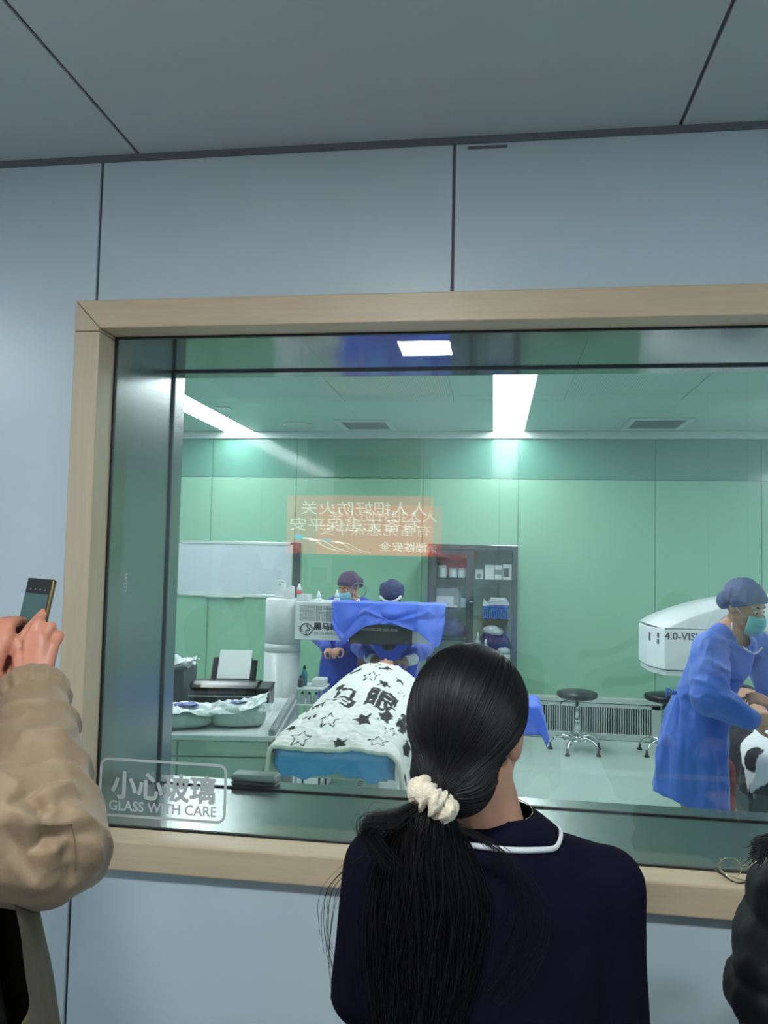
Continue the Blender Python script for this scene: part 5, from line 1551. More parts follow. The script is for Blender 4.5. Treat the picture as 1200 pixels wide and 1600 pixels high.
# ---- another gowned person, mostly beyond the right edge: a sleeve and a hand show
pD = thing('person', 'person in bright blue gown at the right edge, only a sleeve and fingers showing', 'person', (1.76, 3.66, 0))
c4 = V3((1.74, 3.66, 1.50)); A4 = face_axes((-.9, .3, -.3))
FT = ((1.78, 3.56), (1.76, 3.76))
hN = V3((1.261,3.900,1.011)) + Vector((.035, 0, .0)); shD = V3((1.72, 3.50, 1.26)); elD = V3((1.56, 3.56, 1.02))
P = head_prims(c4, A4[1], A4[2], .98)
P += [('cap', c4 + Vector((.02, 0, -.07)), (1.76, 3.66, 1.32), .05, .055), ('cap', (1.76, 3.66, 1.26), (1.76, 3.66, .9), .115, .125, 16, ((1, 0, 0), .78)), ('cap', shD, (1.74, 3.82, 1.26), .055, .055)]
surgeon_arm(P, 0, shD, elD, hN, (.048, .04, .028)); surgeon_arm(P, 0, V3((1.74, 3.82, 1.26)), V3((1.72, 3.92, 1.02)), V3((1.58, 3.86, .90)), (.048, .04, .028))
P += hand_prims(hN, (-.75, .1, .25), (-.2, -.5, .8), 1, .98, .7) + hand_prims((1.58, 3.86, .90), (-.9, 0, -.2), (0, -.2, 1), -1, .98, .6)
lower_body(P, FT, FT)
blob('body', P, MT['skin'], pD, .008, 3)
add_eyes(pD, c4, A4[1], A4[2], .98); cap_part(pD, c4, A4, MT['cap_blue'], 1.0, .03, 14); mask_part(pD, c4, A4, MT['mask'], .98)
G = [('loft', [((1.77, 3.66, .35), .2, .26, 8, .05, 0), ((1.77, 3.66, .65), .18, .23, 8, .04, 0), ((1.76, 3.66, .95), .155, .2), ((1.76, 3.66, 1.15), .14, .19), ((1.75, 3.66, 1.27), .115, .165), ((1.75, 3.66, 1.34), .07, .08)])]
surgeon_arm(G, 0, shD, elD, hN + Vector((.04, 0, 0)), (.075, .068, .05)); surgeon_arm(G, 0, V3((1.74, 3.82, 1.26)), V3((1.72, 3.92, 1.02)), V3((1.61, 3.87, .91)), (.075, .068, .05))
blob('gown', G, MT['drape'], pD, .009, 3, lambda p, n: .010 * wob(p, 22, 61))
shoes(pD, FT, (-1, 0))

# ================================================================== WOMAN IN FRONT OF THE WINDOW (seen from behind)
from mathutils.bvhtree import BVHTree
wm = thing('person', 'person with long black ponytail and navy sweater watching at the window, seen from behind', 'person', (0.0, 1.16, 0))
hc = V3((-.029, 1.135, 1.414))
AW = face_axes((.36, .92, -.10))
Rw, Fw, Uw = AW
shl, shr = V3((-.156, 1.165, 1.198)), V3((.160, 1.16, 1.196))
ell_, elr_ = V3((-.172, 1.145, 1.035)), V3((.176, 1.18, .95))
wrl, wrr = V3((-.10, 1.36, 1.0)), V3((.15, 1.40, .99))
P = head_prims(hc, Fw, Uw, .97)
P += [('cap', hc + Vector((.005, -.01, -.05)), (.0, 1.155, 1.25), .050, .056), ('cap', (.0, 1.16, 1.24), (-.12, 1.165, 1.21), .045, .035), ('cap', (.0, 1.16, 1.24), (.12, 1.165, 1.21), .045, .035),
      ('cap', (0, 1.17, 1.17), (0, 1.17, .92), .095, .095, 16, ((0, 1, 0), .75)), ('cap', (0, 1.17, .92), (0, 1.17, .84), .11, .12, 16, ((0, 1, 0), .8)),
      ('cap', shl, ell_, .042, .036), ('cap', ell_, wrl, .035, .026), ('cap', shr, elr_, .042, .036), ('cap', elr_, wrr, .035, .026)]
P += hand_prims(wrl, (.3, .8, -.2), (0, .1, 1), 1, .92, .35) + hand_prims(wrr, (-.2, .9, -.1), (0, .1, 1), -1, .92, .35)
FT = ((-.09, 1.16), (.09, 1.16))
for fx, fy in FT:
    P += [('cap', (fx, fy, .84), (fx, fy + .01, .47), .082, .055), ('cap', (fx, fy + .01, .47), (fx, fy - .02, .09), .053, .038), ('cap', (fx, fy, .05), (fx, fy + .14, .035), .036, .03)]
blob('body', P, MT['skin'], wm, .005, 4)
add_eyes(wm, hc, Fw, Uw, .97)

# sweater
G = [('loft', [((0, 1.165, .80), .178, .118), ((0, 1.165, .92), .172, .115), ((0, 1.165, 1.05), .172, .115), ((0, 1.165, 1.13), .178, .115), ((0, 1.16, 1.19), .172, .105), ((0, 1.155, 1.235), .125, .088), ((0.004, 1.150, 1.262), .085, .072), ((0.006, 1.150, 1.276), .072, .064)]),
     ('cap', (-.05, 1.16, 1.222), shl, .056, .055), ('cap', (.05, 1.16, 1.222), shr, .056, .056),
     ('cap', shl, ell_, .058, .052), ('cap', ell_, wrl + (ell_ - wrl) * .1, .052, .036), ('cap', shr, elr_, .059, .050), ('cap', elr_, wrr + (elr_ - wrr) * .1, .050, .036)]
FW_ = [((.115, 1.06, 1.20), (.14, 1.07, 1.02), .012, -.006), ((-.12, 1.06, 1.18), (-.125, 1.07, 1.0), .012, -.006), ((.18, 1.10, 1.12), (.10, 1.05, 1.08), .012, .003), ((-.22, 1.13, 1.03), (-.15, 1.10, 1.01), .008, .006), ((-.22, 1.13, 1.06), (-.16, 1.10, 1.06), .008, -.004)]
sw = blob('sweater', G, MT['navy'], wm, .0055, 6, lambda p, n: fold_field(p, FW_) + .003 * wob(p, 26, 81))
# collar band and white piping laid on the sweater
me = sw.data
off = Vector(wm.location)
bvh = BVHTree.FromPolygons([v.co + off for v in me.vertices], [tuple(p.vertices) for p in me.polygons])
def drop(x, y, lift):
    h = bvh.ray_cast(Vector((x, y, 1.5)), Vector((0, 0, -1)))
    return Vector((x, y, (h[0].z if h[0] else 1.2) + lift))
nA, nR = 72, 8
X = np.zeros((nR, nA, 3)); pip = []
for k in range(nA):
    a = 2 * PI * k / nA
    for j in range(nR):
        s = j / (nR - 1)
        rx, ry = .056 + (.090 - .056) * s, .050 + (.070 - .050) * s
        q = drop(.006 + rx * math.cos(a), 1.152 + ry * math.sin(a), .004 + .006 * math.sin(s * PI))
        if s < .45: q.z = max(q.z, 1.276) + (.45 - s) * .03
        X[j, k] = q
    pip.append(drop(.006 + .092 * math.cos(a), 1.152 + .072 * math.sin(a), .004))
for _ in range(3): X[1:-1] = (X[:-2] + X[1:-1] * 2 + X[2:]) / 4
thicken(link('collar', grid_mesh('collar', X, True), MT['navy'], wm, True, True), .006)
bm = NB(); tube(bm, pip + pip[:1], .0042, 8); obj('collar_piping', bm, MT['knit_white'], wm, True, True)
blob('trousers', [('loft', [((0, 1.165, .72), .175, .12), ((0, 1.165, .86), .165, .11)]), ('cap', (-.09, 1.16, .78), (-.09, 1.15, .10), .098, .062), ('cap', (.09, 1.16, .78), (.09, 1.15, .10), .098, .062)], MT['denim'], wm, .012, 3)
shoes(wm, FT, (0, 1))

# hair: dark under-layer
def loc3(p): d = p - np.array(hc); return d @ np.array(Rw), d @ np.array(Fw), d @ np.array(Uw)
LD = [-.14, -.06, -.03, .0, .03, .06, .085]
LB = [-.050, -.045, -.040, -.028, .020, .066, .30]
def hair_keep(p):
    a, b, d = loc3(p)
    return b < np.interp(d, LD, LB)
ER = (.0825, .0985, .0990)
HC = hc + Uw * .016 - Fw * .008
hb = blob('hair', [('ell', HC, ER, AW), ('ell', hc - Fw * .040 - Uw * .058, (.064, .056, .060), AW)], MT['hair_base'], wm, .0045, 9, None, hair_keep)
hbv = BVHTree.FromPolygons([v.co + Vector(wm.location) for v in hb.data.vertices], [tuple(p.vertices) for p in hb.data.polygons])
# scalp strands: combed from the hairline back to the scrunchie
rng = np.random.RandomState(7)
SB = V3((-.074, 1.030, 1.338))                     # where the hair is tied
RF = np.array([list(Rw), list(Fw), list(Uw)])
hcn = np.array(HC)
def to_dir(p): q = (np.array(p) - hcn) @ RF.T / np.array(ER); return q / np.linalg.norm(q)
bdir = to_dir(SB)
tu = np.cross(bdir, [0, 0, 1.0]); tu /= np.linalg.norm(tu); tv = np.cross(bdir, tu)
N = 3600; K = 22
lines = np.zeros((N, K, 3)); rad = np.zeros((N, K))
tt = np.linspace(0, 1, K)
oms = np.linspace(.15, 2.7, 60)
SBn = np.array(SB)
for i in range(N):
    th = rng.uniform(0, 2 * PI)
    tdir = tu * math.cos(th) + tv * math.sin(th)
    GC = np.cos(oms)[:, None] * bdir + np.sin(oms)[:, None] * tdir
    pts = hcn + (GC * np.array(ER)) @ RF
    ok = hair_keep(pts)
    last = int(np.argmin(ok)) if not ok.all() else len(oms)
    om = oms[max(0, last - 1)] - abs(rng.normal()) * .04
    if rng.rand() < .45: om *= rng.uniform(.35, 1)
    om = max(om, .2)
    a = (1 - tt) * om
    D = np.cos(a)[:, None] * bdir + np.sin(a)[:, None] * tdir
    D[:, 2] -= .07 * np.sin(tt * PI) * (om / 2.2) ** 2 * (.3 + .7 * min(1, abs(tdir[0]) / .6))
    D /= np.linalg.norm(D, axis=1, keepdims=True)
    lift = .0006 + rng.uniform(0, .0016) + .0009 * (1 + math.sin(th * 34) * .6 + math.sin(th * 71) * .4)
    for k in range(K):
        dw = D[k] * np.array(ER); dw = dw @ RF; r0 = np.linalg.norm(dw); dw /= r0
        h = hbv.ray_cast(Vector(hcn + dw * .2), Vector(-dw), .2)
        lines[i, k] = (np.array(h[0]) if h[0] is not None else hcn + dw * r0) + dw * lift
    w = np.clip((.30 - a) / .30, 0, 1)[:, None] ** 1.3
    g = rng.normal(size=3) * .008
    lines[i] = lines[i] * (1 - w) + (SBn + g) * w
    rad[i] = .0005 * (.6 + .8 * rng.rand())
lines[:, 1:-1] = (lines[:, :-2] + 2 * lines[:, 1:-1] + lines[:, 2:]) / 4
tag(link('hair_strands', strands_mesh('hair_strands', lines, rad, 4, hcn), MT['hair'], wm, True, True), kind='stuff')
# scrunchie
axd = V3((-.52, -.42, -.74)).normalized()
e1 = axd.cross(V3((0, 0, 1))).normalized(); e2 = axd.cross(e1)
nu, nv = 120, 20
X = np.zeros((nu, nv, 3))
for i in range(nu):
    a = 2 * PI * i / nu
    rr_ = .0135 + .0022 * math.sin(9 * a + 1) + .0014 * math.sin(17 * a)
    for j in range(nv):
        b = 2 * PI * j / nv
        rr2 = rr_ * (1 + .10 * math.sin(7 * a + 2 * b) + .07 * math.sin(3 * b + 5 * a))
        R0 = .0195 + .0015 * math.sin(7 * a)
        q = SB + (e1 * math.cos(a) + e2 * math.sin(a)) * (R0 + rr2 * math.cos(b)) + axd * (rr2 * 1.15 * math.sin(b) + .002 * math.sin(11 * a))
        X[i, j] = q
me = grid_mesh('scrunchie', np.concatenate([X, X[:1]]), True)
sc_ = link('scrunchie', me, MT['cream'], wm, True, True); sc_['label'] = 'cream plush scrunchie'
# ponytail: envelope curves (left edge, right edge), given as points in the room
EL = smooth_path([SB + e1 * 0 + V3((-.012, 0, 0)), (-0.113,1.010,1.326), (-0.139,1.005,1.286), (-0.158,1.005,1.223), (-0.162,1.010,1.149), (-0.152,1.020,1.074), (-0.137,1.030,0.992)], 6)
ERr = smooth_path([SB + V3((.016, 0, -.006)), (-0.043,1.030,1.313), (-0.022,1.040,1.271), (0.004,1.045,1.211), (0.002,1.050,1.145), (-0.019,1.050,1.071), (-0.049,1.050,0.981)], 6)
EL = np.array([list(p) for p in EL]); ERr = np.array([list(p) for p in ERr])
K = len(EL); tt = np.linspace(0, 1, K)
N = 2300
lines = np.zeros((N, K, 3)); rad = np.zeros((N, K))
clump = rng.uniform(0, 1, 46); ck = rng.normal(size=(46, 4))
for i in range(N):
    c = rng.randint(46)
    q0 = rng.beta(1.3, 1.3)
    qc = clump[c]
    f = .72 * tt ** 1.1
    q = np.clip(q0 * (1 - f) + qc * f + rng.normal() * .03, -.02, 1.02) + .045 * np.sin(tt * 5 + ck[c, 0] * 3) * tt * ck[c, 1]
    L = EL * (1 - q[:, None]) + ERr * q[:, None]
    depth = rng.uniform(0, 1) ** .8
    dome = np.sin(np.clip(q, 0, 1) * PI) * (.012 + .026 * np.minimum(1, tt * 2.5))
    L[:, 1] += .012 - dome * (1 - depth) + ck[c, 2] * .011 * tt
    L[:, 0] += rng.normal() * .0015 + .002 * np.sin(tt * 9 + i) * tt
    end = int(K * min(1, rng.uniform(.72, 1.25)))
    if end < K: L[end:] = L[end - 1] + np.cumsum(np.repeat([[0, 0, -.0004]], K - end, 0), 0)
    lines[i] = L
    rad[i] = (.00062 * (.55 + .9 * rng.rand())) * np.clip(1.15 - .7 * tt, .2, 1)
tag(link('ponytail', strands_mesh('ponytail', lines, rad), MT['hair'], wm, True, True), kind='stuff')
# the tail's dark core and the loose lock at its left
bm = NB()
mid = [(EL[k] + ERr[k]) / 2 + np.array([0, .016, 0]) for k in range(0, K, 3)]
wd = [max(.010, .36 * np.linalg.norm(EL[k] - ERr[k])) for k in range(0, K, 3)]
rows = []
for p, w in zip(mid, wd):
    rows.append([bm.verts.new((p[0] + w * math.cos(2 * PI * i / 16), p[1] + min(w, .014) * math.sin(2 * PI * i / 16), p[2])) for i in range(16)])
for a, b in zip(rows, rows[1:]):
    for i in range(16): bm.faces.new((a[i], a[(i + 1) % 16], b[(i + 1) % 16], b[i]))
bm.faces.new(rows[0][::-1]); bm.faces.new(rows[-1])
obj('ponytail_core', bm, MT['hair_base'], wm, True, True)
loose = []
for i in range(170):                               # the curled lock sticking out at the left
    j = rng.normal(size=3) * .0065
    loose.append([list(p) for p in smooth_path([np.array(a) + j * s for a, s in (((-0.097,1.010,1.335), .6), ((-0.122,0.995,1.322), 1), ((-0.144,0.990,1.321), 1.1), ((-0.151,0.990,1.307), 1), ((-0.140,0.990,1.291), .9), ((-0.126,1.000,1.270), 1.2))], 5)])
for i in range(34):                                # fly-away hairs over the right shoulder
    a = rng.uniform(0, 1); j = rng.normal(size=3) * .003
    loose.append([list(p) for p in smooth_path([np.array(v) + j * s for v, s in (((-0.041,1.030,1.310), 1), ((np.array((0.004,1.035,1.279)) * (1 - a) + np.array((0.029,1.040,1.275)) * a), 1), ((np.array((0.021,1.045,1.225)) * (1 - a) + np.array((0.076,1.050,1.223)) * a), 1), ((np.array((0.018,1.050,1.178)) * (1 - a) + np.array((0.080,1.050,1.168)) * a), 1.5), ((np.array((0.002,1.050,1.137)) * (1 - a) + np.array((0.055,1.050,1.118)) * a), 2), (np.array((-0.014,1.050,1.103)) * (1 - a) + np.array((0.023,1.050,1.083)) * a, 2))], 5)])
for i in range(12):                                # thin hairs hanging at the left of the sleeve
    a = rng.uniform(0, 1); j = rng.normal(size=3) * .002
    loose.append([list(p) for p in smooth_path([np.array(v) + j * s for v, s in (((-0.152,1.000,1.280), 1), (np.array((-0.180,1.000,1.259)) * (1 - a) + np.array((-0.170,1.000,1.254)) * a, 1), (np.array((-0.204,1.000,1.233)) * (1 - a) + np.array((-0.187,1.000,1.229)) * a, 1), (np.array((-0.210,1.000,1.205)) * (1 - a) + np.array((-0.195,1.000,1.190)) * a, 2), (np.array((-0.208,1.000,1.180)) * (1 - a) + np.array((-0.197,1.000,1.143)) * a, 2), (np.array((-0.204,1.000,1.162)) * (1 - a) + np.array((-0.189,1.000,1.113)) * a, 3))], 5)])
for i in range(0):                                # wisps in front of the right ear
    j = rng.normal(size=3) * .0025
    loose.append([list(p) for p in smooth_path([np.array(v) + j * s for v, s in (((0.049,1.130,1.406), .3), ((0.056,1.140,1.377), .4), ((0.056,1.150,1.348), .6), ((0.053,1.150,1.321), 1), ((0.050,1.140,1.297), 1.4), ((0.054,1.140,1.278), 2))], 5)])
L = np.array(loose)
tag(link('loose_hair', strands_mesh('loose_hair', L, np.repeat([[.00028] * L.shape[1]], len(L), 0)), MT['hair'], wm, True, True), kind='stuff')
bm = NB(); tube(bm, [V3((.006, 1.152, 0)) + V3((.054 * math.cos(a), .053 * math.sin(a), 1.297 + .004 * math.sin(a))) for a in np.linspace(0, 2 * PI, 41)], .0007, 5); obj('necklace', bm, MT['gold'], wm, True, True)

# ================================================================== PERSON AT THE LEFT HOLDING A PHONE
mn = thing('person', 'person in khaki jacket at the left raising a phone with both hands', 'person', (-.93, .88, 0))
W_R = V3((-0.704,1.140,1.430)); E_R = V3((-.555, .94, 1.285)); S_R = V3((-.76, .82, 1.35))
W_L = V3((-0.781,1.120,1.427)); E_L = V3((-1.03, 1.0, 1.20)); S_L = V3((-1.10, .86, 1.35))
hM = V3((-.96, .90, 1.56)); AM = face_axes((.2, .95, -.1))
P = head_prims(hM, AM[1], AM[2], 1.02)
P += [('cap', hM + Vector((0, -.02, -.07)), (-.93, .86, 1.38), .056, .06), ('cap', (-.93, .88, 1.28), (-.93, .88, .95), .13, .125, 16, ((0, 1, 0), .75)), ('cap', S_L, S_R, .06, .06),
      ('cap', S_R, E_R, .052, .044), ('cap', E_R, W_R, .043, .031), ('cap', S_L, E_L, .052, .044), ('cap', E_L, W_L, .043, .031)]
# right hand: back of the hand to the viewer, fingers closed round the phone
K = [V3((-0.745,1.160,1.497)), V3((-0.725,1.160,1.506)), V3((-0.707,1.165,1.505)), V3((-0.691,1.170,1.497))]
for k, kn in enumerate(K):
    P.append(('cap', W_R + (kn - W_R) * .12 + V3((.006 * (k - 1.5), 0, 0)), kn, .0150, .0098))
P.append(('cap', W_R, (K[1] + K[2]) / 2, .026, .022, 14, ((0, 1, 0), .5)))
def chain(P, pts, r):
    for a, b, r0, r1 in zip(pts, pts[1:], r, r[1:]): P.append(('cap', V3(a), V3(b), r0, r1))
chain(P, [K[0], (-0.735,1.175,1.523), (-0.732,1.190,1.536), (-0.729,1.205,1.548)], [.0100, .0094, .0088, .0078])
chain(P, [K[1], (-0.719,1.175,1.533), (-0.746,1.225,1.526), (-0.774,1.245,1.509)], [.0100, .0096, .0088, .0078])
chain(P, [K[2], (-0.702,1.180,1.528), (-0.732,1.228,1.518), (-0.759,1.245,1.498)], [.0098, .0092, .0085, .0075])
chain(P, [K[3], (-0.690,1.185,1.514), (-0.716,1.222,1.504), (-0.742,1.240,1.489)], [.0090, .0084, .0078, .007])
chain(P, [W_R + V3((-.018, .01, .02)), (-0.780,1.200,1.471), (-0.793,1.225,1.499), (-0.782,1.235,1.522)], [.0165, .0125, .0108, .0088])
# left hand, mostly beyond the edge
KL = [V3((-0.760,1.150,1.508)), V3((-0.777,1.150,1.507)), V3((-0.795,1.150,1.502)), V3((-0.810,1.150,1.492))]
for k, kn in enumerate(KL): P.append(('cap', W_L + (kn - W_L) * .15, kn, .017, .0135))
P.append(('cap', W_L, KL[1], .028, .026, 14, ((0, 1, 0), .65)))
chain(P, [KL[0], (-0.764,1.165,1.529), (-0.771,1.195,1.534), (-0.773,1.220,1.530)], [.0128, .0112, .0098, .0085])
chain(P, [KL[1], (-0.780,1.165,1.530), (-0.791,1.205,1.531), (-0.794,1.235,1.520)], [.0128, .0110, .0098, .0085])
chain(P, [KL[2], (-0.800,1.165,1.521), (-0.813,1.205,1.521), (-0.814,1.235,1.508)], [.0122, .0105, .0095, .0082])
chain(P, [KL[3], (-0.817,1.165,1.508), (-0.830,1.200,1.507), (-0.828,1.225,1.496)], [.0112, .0098, .0088, .0078])
chain(P, [W_L + V3((.018, .01, .02)), (-0.791,1.190,1.459), (-0.783,1.200,1.483), (-0.771,1.200,1.502)], [.0165, .013, .011, .009])
FT = ((-1.03, .88), (-.83, .88))
for fx, fy in FT:
    P += [('cap', (fx, fy, .9), (fx, fy + .01, .48), .088, .06), ('cap', (fx, fy + .01, .48), (fx, fy - .02, .09), .057, .042), ('cap', (fx, fy, .05), (fx, fy + .15, .035), .04, .032)]
blob('body', P, MT['skin_red'], mn, .003, 2, lambda p, n: .0007 * wob(p, 160, 3) * (p[:, 2] > 1.4))
add_eyes(mn, hM, AM[1], AM[2], 1.02)
blob('hair', [('ell', hM + AM[2] * .03 - AM[1] * .014, (.082, .1, .096), AM)], MT['hair_base'], mn, .006, 3, lambda p, n: .003 * wob(p, 90, 5), lambda p: ((p - np.array(hM)) @ np.array((AM[2] * .8 - AM[1] * .6)) > .0))
# jacket: body and sleeves
FM = [((-0.619,0.963,1.389), (-0.590,1.029,1.403), 0.009, 0.0138), ((-0.596,0.985,1.402), (-0.560,1.006,1.392), 0.009, 0.0103), ((-0.582,0.902,1.384), (-0.569,0.979,1.388), 0.008, -0.0126), ((-0.564,0.885,1.370), (-0.556,0.936,1.384), 0.010, 0.0138), ((-0.556,0.936,1.384), (-0.522,0.961,1.368), 0.010, 0.0126), ((-0.557,0.870,1.353), (-0.531,0.939,1.365), 0.008, -0.0138), ((-0.548,0.891,1.358), (-0.515,0.942,1.355), 0.010, 0.0138), ((-0.539,0.872,1.339), (-0.504,0.947,1.341), 0.008, -0.0126), ((-0.534,0.871,1.329), (-0.512,0.902,1.341), 0.011, 0.0149), ((-0.512,0.902,1.341), (-0.480,0.928,1.317), 0.010, 0.0126), ((-0.525,0.876,1.320), (-0.479,0.927,1.302), 0.007, -0.0103), ((-0.539,0.895,1.354), (-0.518,0.875,1.299), 0.008, -0.0161), ((-0.556,0.872,1.352), (-0.524,0.874,1.306), 0.013, 0.0161), ((-0.557,0.857,1.332), (-0.524,0.874,1.266), 0.009, -0.0115), ((-0.517,0.881,1.312), (-0.500,0.889,1.279), 0.010, 0.0149), ((-0.505,0.888,1.299), (-0.499,0.890,1.280), 0.007, -0.0115), ((-0.492,0.904,1.313), (-0.509,0.967,1.222), 0.010, 0.0138), ((-0.499,0.895,1.308), (-0.498,0.909,1.247), 0.008, -0.0126), ((-0.484,0.916,1.309), (-0.487,0.943,1.253), 0.007, 0.0103), ((-0.549,0.854,1.297), (-0.517,0.889,1.246), 0.010, 0.0103), ((-0.496,0.898,1.315), (-0.519,0.880,1.313), 0.005, -0.0080), ((-0.581,0.990,1.399), (-0.592,1.072,1.398), 0.008, 0.0115), ((-0.557,0.982,1.381), (-0.542,1.002,1.365), 0.007, -0.0092)]
mid = E_R + (W_R - E_R) * .55
wv = (W_R - E_R).normalized()
G = [('cap', S_R, E_R + V3((-.005, 0, -.0)), .085, .079), ('cap', E_R + V3((-.012, 0, .012)), mid, .078, .062), ('cap', mid, W_R - wv * .035, .062, .051), ('cap', W_R - wv * .05, W_R - wv * .012, .049, .049),
     ('cap', S_L, E_L, .09, .08), ('cap', E_L, W_L - (W_L - E_L).normalized() * .03, .08, .052)]
Wn = np.array(W_R); wn = np.array(wv)
def cuffcut(p): return ~(((p - Wn) @ wn > .012) & (np.linalg.norm(p - Wn, axis=1) < .09))
sl_ = blob('jacket_sleeves', G, MT['khaki'], mn, .004, 5, lambda p, n: fold_field(p, FM) + .004 * wob(p, 24, 91) + .009 * (1 - np.abs(wob(np.stack([p @ np.array([.6, .2, .2]), p @ np.array([.1, .6, .2]), p @ wn * 1.5], -1), 30, 95))) ** 4, cuffcut)
bm = NB()
for seam in ([(-0.522,0.876,1.329), (-0.512,0.882,1.327), (-0.504,0.889,1.325), (-0.496,0.899,1.324)], [(-0.496,0.899,1.324), (-0.493,0.902,1.306), (-0.491,0.903,1.287), (-0.492,0.905,1.267)], [(-0.502,0.922,1.341), (-0.492,0.926,1.330), (-0.486,0.934,1.323)]):
    tube(bm, smooth_path(seam, 6), .0008, 5)
tag(obj('seam', bm, mat('khaki seam', (112, 96, 74), .8), mn, True, True), kind='stuff')
ou = wv.orthogonal().normalized(); ov = wv.cross(ou)
nu, nv = 80, 12
X = np.zeros((nu, nv, 3))
for i in range(nu):
    a = 2 * PI * i / nu
    for j in range(nv):
        s = j / (nv - 1)
        r_ = .047 + .006 * math.sin(s * PI) + .0042 * math.sin(15 * a + .6 * math.sin(3 * a)) * (.35 + .65 * math.sin(s * PI))
        q = W_R - wv * (.035 - .045 * s) + (ou * math.cos(a) + ov * math.sin(a)) * r_
        X[i, j] = q
thicken(link('cuff', grid_mesh('cuff', np.concatenate([X, X[:1]])), MT['khaki'], mn, True, True), .003)
bx0 = -.82
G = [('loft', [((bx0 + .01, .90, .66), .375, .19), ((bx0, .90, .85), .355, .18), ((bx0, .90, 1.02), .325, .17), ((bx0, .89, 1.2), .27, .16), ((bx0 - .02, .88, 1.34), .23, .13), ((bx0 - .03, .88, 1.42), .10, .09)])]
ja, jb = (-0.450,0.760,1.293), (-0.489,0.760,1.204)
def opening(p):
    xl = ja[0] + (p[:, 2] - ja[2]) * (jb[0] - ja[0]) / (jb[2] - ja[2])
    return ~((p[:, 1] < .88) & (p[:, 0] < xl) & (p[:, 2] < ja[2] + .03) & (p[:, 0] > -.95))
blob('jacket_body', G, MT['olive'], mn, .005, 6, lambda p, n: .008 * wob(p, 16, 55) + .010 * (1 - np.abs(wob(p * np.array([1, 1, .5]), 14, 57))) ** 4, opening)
blob('shirt', [('loft', [((bx0 - .02, .92, .66), .30, .13), ((bx0 - .02, .92, .9), .285, .13), ((bx0 - .02, .91, 1.2), .22, .12), ((bx0 - .03, .9, 1.36), .10, .08)])], MT['black_shirt'], mn, .012, 3)
bm = NB()
blob('trousers', [('loft', [((-.93, .88, .80), .19, .13), ((-.93, .88, .95), .18, .125)]), ('cap', (-1.03, .88, .84), (-1.03, .87, .10), .105, .07), ('cap', (-.83, .88, .84), (-.83, .87, .10), .105, .07)], MT['denim'], mn, .012, 3)
shoes(mn, FT, (0, 1))
# the phone, held up: screen towards its holder
ph = thing('phone', 'dark phone with gold edge held upright in both raised hands at the left', 'phone', (0, 0, 0))
pn = V3((-.43, -.88, .18)).normalized()                # screen normal
pu = V3((.10, .16, .98)); pu = (pu - pn * pu.dot(pn)).normalized()
pr_ = pu.cross(pn) * 1.0
pc = V3((-0.755,1.215,1.531))
ph.matrix_world = Matrix(((pr_.x, pu.x, pn.x, pc.x), (pr_.y, pu.y, pn.y, pc.y), (pr_.z, pu.z, pn.z, pc.z), (0, 0, 0, 1)))
w2, h2 = .036, .073
bm = bx(-w2, w2, -h2, h2, -.0045, .0035, .0034, 3); obj('frame', bm, MT['gold'], ph, True)
obj('back', bx(-w2 + .002, w2 - .002, -h2 + .002, h2 - .002, -.0052, -.004, .0006, 1), MT['black'], ph)
obj('display', bx(-w2 + .001, w2 - .001, -h2 + .001, h2 - .001, .003, .0040, .0006, 1), MT['black'], ph)
obj('camera_view', bx(-w2 + .003, w2 - .003, -h2 + .026, h2 - .026, .0040, .0042), MT['screen'], ph)
for k in range(4):
    obj('screen_icon', lathe(NB(), [(.0, 0), (.0016, 0), (.0016, .0003), (0, .0003)], 8, (-.021 + .014 * k, h2 - .019, .0040)), MT['grey'], ph)
for sx_2 in (-.014, .014):
    bm = NB(); prim_ell(bm, (sx_2, -.022, .00425), (.013, .018, .0002)); obj('viewed_shape', bm, MT['grey'], ph)
obj('camera_bump', bx(-w2 + .006, -w2 + .03, h2 - .04, h2 - .008, -.007, -.005, .001, 1), MT['black'], ph)

# ================================================================== PERSON AT THE RIGHT EDGE IN A DOWN JACKET
rp = thing('person', 'person in black down jacket at the right edge, only a shoulder and arm showing', 'person', (.70, 1.27, 0))
hR = V3((.73, 1.30, 1.43)); AR = face_axes((-.1, .95, -.2))
sR, eR, wR_ = V3((.455, 1.25, 1.150)), V3((.418, 1.20, 1.060)), V3((.58, 1.50, 1.03))
sR2, eR2, wR2 = V3((.90, 1.28, 1.165)), V3((.95, 1.30, .92)), V3((.82, 1.52, 1.02))
P = head_prims(hR, AR[1], AR[2], .98)
P += [('cap', hR + Vector((0, -.02, -.07)), (.70, 1.27, 1.24), .052, .056), ('cap', (.70, 1.28, 1.16), (.70, 1.28, .9), .11, .115, 16, ((0, 1, 0), .75)), ('cap', sR, sR2, .05, .05),
      ('cap', sR, eR, .045, .04), ('cap', eR, wR_, .038, .028), ('cap', sR2, eR2, .045, .04), ('cap', eR2, wR2, .038, .028)]
P += hand_prims(wR_, (.4, .8, 0), (0, 0, 1), 1, .94, .5) + hand_prims(wR2, (-.4, .8, 0), (0, 0, 1), -1, .94, .5)
FT = ((.61, 1.27), (.79, 1.27))
for fx, fy in FT:
    P += [('cap', (fx, fy, .84), (fx, fy + .01, .46), .082, .055), ('cap', (fx, fy + .01, .46), (fx, fy - .02, .09), .053, .04), ('cap', (fx, fy, .05), (fx, fy + .14, .035), .037, .03)]
blob('body', P, MT['skin'], rp, .008, 3)
add_eyes(rp, hR, AR[1], AR[2], .98)
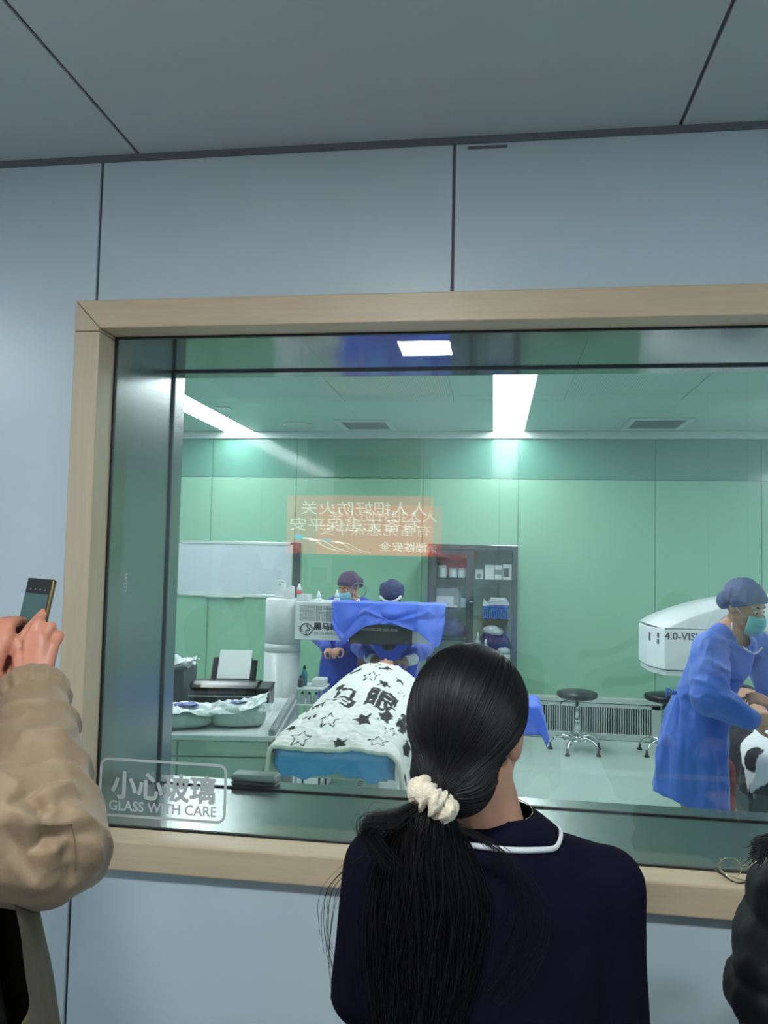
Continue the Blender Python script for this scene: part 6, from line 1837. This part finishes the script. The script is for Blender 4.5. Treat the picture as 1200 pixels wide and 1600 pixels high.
blob('hair', [('ell', hR + AR[2] * .012 - AR[1] * .012, (.082, .099, .1), AR), ('cap', hR - AR[1] * .05, hR - AR[1] * .05 - AR[2] * .09, .07, .06)], MT['hair_base'], rp, .007, 3, None, lambda p: ((p - np.array(hR)) @ np.array((AR[2] * .55 - AR[1] * .85)) > -.02))
G = [('loft', [((.70, 1.28, .60), .27, .19), ((.70, 1.28, .8), .262, .185), ((.70, 1.28, .95), .255, .18), ((.70, 1.28, 1.1), .24, .165), ((.70, 1.28, 1.2), .19, .135), ((.70, 1.275, 1.27), .10, .09), ((.70, 1.275, 1.31), .088, .085)]),
     ('cap', sR, (.62, 1.27, 1.20), .078, .08), ('cap', sR2, (.78, 1.27, 1.20), .078, .08), ('cap', sR, eR, .080, .080), ('cap', eR, (.445, 1.22, .97), .082, .07), ('cap', eR, wR_, .078, .05), ('cap', sR2, eR2, .084, .08), ('cap', eR2, wR2, .075, .05)]
blob('down_jacket', G, MT['down'], rp, .006, 3, lambda p, n: .011 * np.abs(np.sin(p[:, 2] * 46 + 1.2 * wob(p, 9, 71))) ** .6 - .007 + .004 * (1 - np.abs(wob(p, 45, 72))) ** 2)
blob('trousers', [('cap', (.61, 1.27, .72), (.61, 1.26, .10), .10, .066), ('cap', (.79, 1.27, .72), (.79, 1.26, .10), .10, .066)], MT['denim'], rp, .012, 3)
shoes(rp, FT, (0, 1))
loose = []
rng = np.random.RandomState(3)
for i in range(160):
    j = rng.normal(size=3) * .006
    loose.append([list(p) for p in smooth_path([np.array(v) + j * s for v, s in (((.68, 1.22, 1.40), .8), ((.58, 1.18, 1.33), 1), ((.48, 1.16, 1.275), 1), ((0.381,1.170,1.268), 1), ((0.371,1.165,1.259), 1.1), ((0.366,1.165,1.255), 1.3))], 4)])
L = np.array(loose)
tag(link('loose_hair', strands_mesh('loose_hair', L, np.repeat([[.0007] * L.shape[1]], len(L), 0)), MT['hair'], rp, True, True), kind='stuff')

# ================================================================== SPECTACLES ON THE WOODEN SILL
gz = OZ0 + .0008
gl = thing('spectacles', 'thin metal spectacles resting on the wooden sill by the down jacket', 'glasses', (.55, 1.87, gz))
c1_, c2_ = V3((0.531,1.878,0.980)), None
c2_ = c1_ + V3((.062, -.010, 0))
for cc_ in (c1_, c2_):
    ring = [cc_ + V3((.0235 * math.cos(a), -.003 * math.cos(a), .0205 * math.sin(a))) for a in np.linspace(0, 2 * PI, 33)]
    rm_ = obj('rim', tube(NB(), ring, .0011, 6), MT['pale_gold'], gl, True, True)
    bm = NB(); prim_ell(bm, cc_, (.0225, .0009, .0195)); obj('lens', bm, MT['lens'], rm_, True, True)
obj('bridge', tube(NB(), smooth_path([c1_ + V3((.023, -.003, .006)), c1_ + V3((.031, -.008, .010)), c2_ + V3((-.023, .003, .006))], 4), .0011, 6), MT['pale_gold'], gl, True, True)
obj('nose_pad', lathe(NB(), [(.0, -.003), (.003, -.002), (.0035, 0), (.003, .002), (0, .003)], 10, tuple(c1_ + V3((.026, -.008, -.002)) - V3(gl.location))), MT['lens'], gl, True)
obj('temple', tube(NB(), smooth_path([(0.491,1.872,0.976), (0.508,1.862,0.970), (0.528,1.848,0.961), (0.548,1.840,0.963), c2_ + V3((.026, -.012, -.002))], 5), [.0022] * 8 + [.0016] * 13, 6), MT['black'], gl, True, True)
obj('temple', tube(NB(), smooth_path([c1_ + V3((-.024, .002, .004)), c1_ + V3((-.016, -.018, -.009)), c1_ + V3((.03, -.034, -.016)), c1_ + V3((.075, -.04, -.016))], 5), .0014, 6), MT['pale_gold'], gl, True, True)
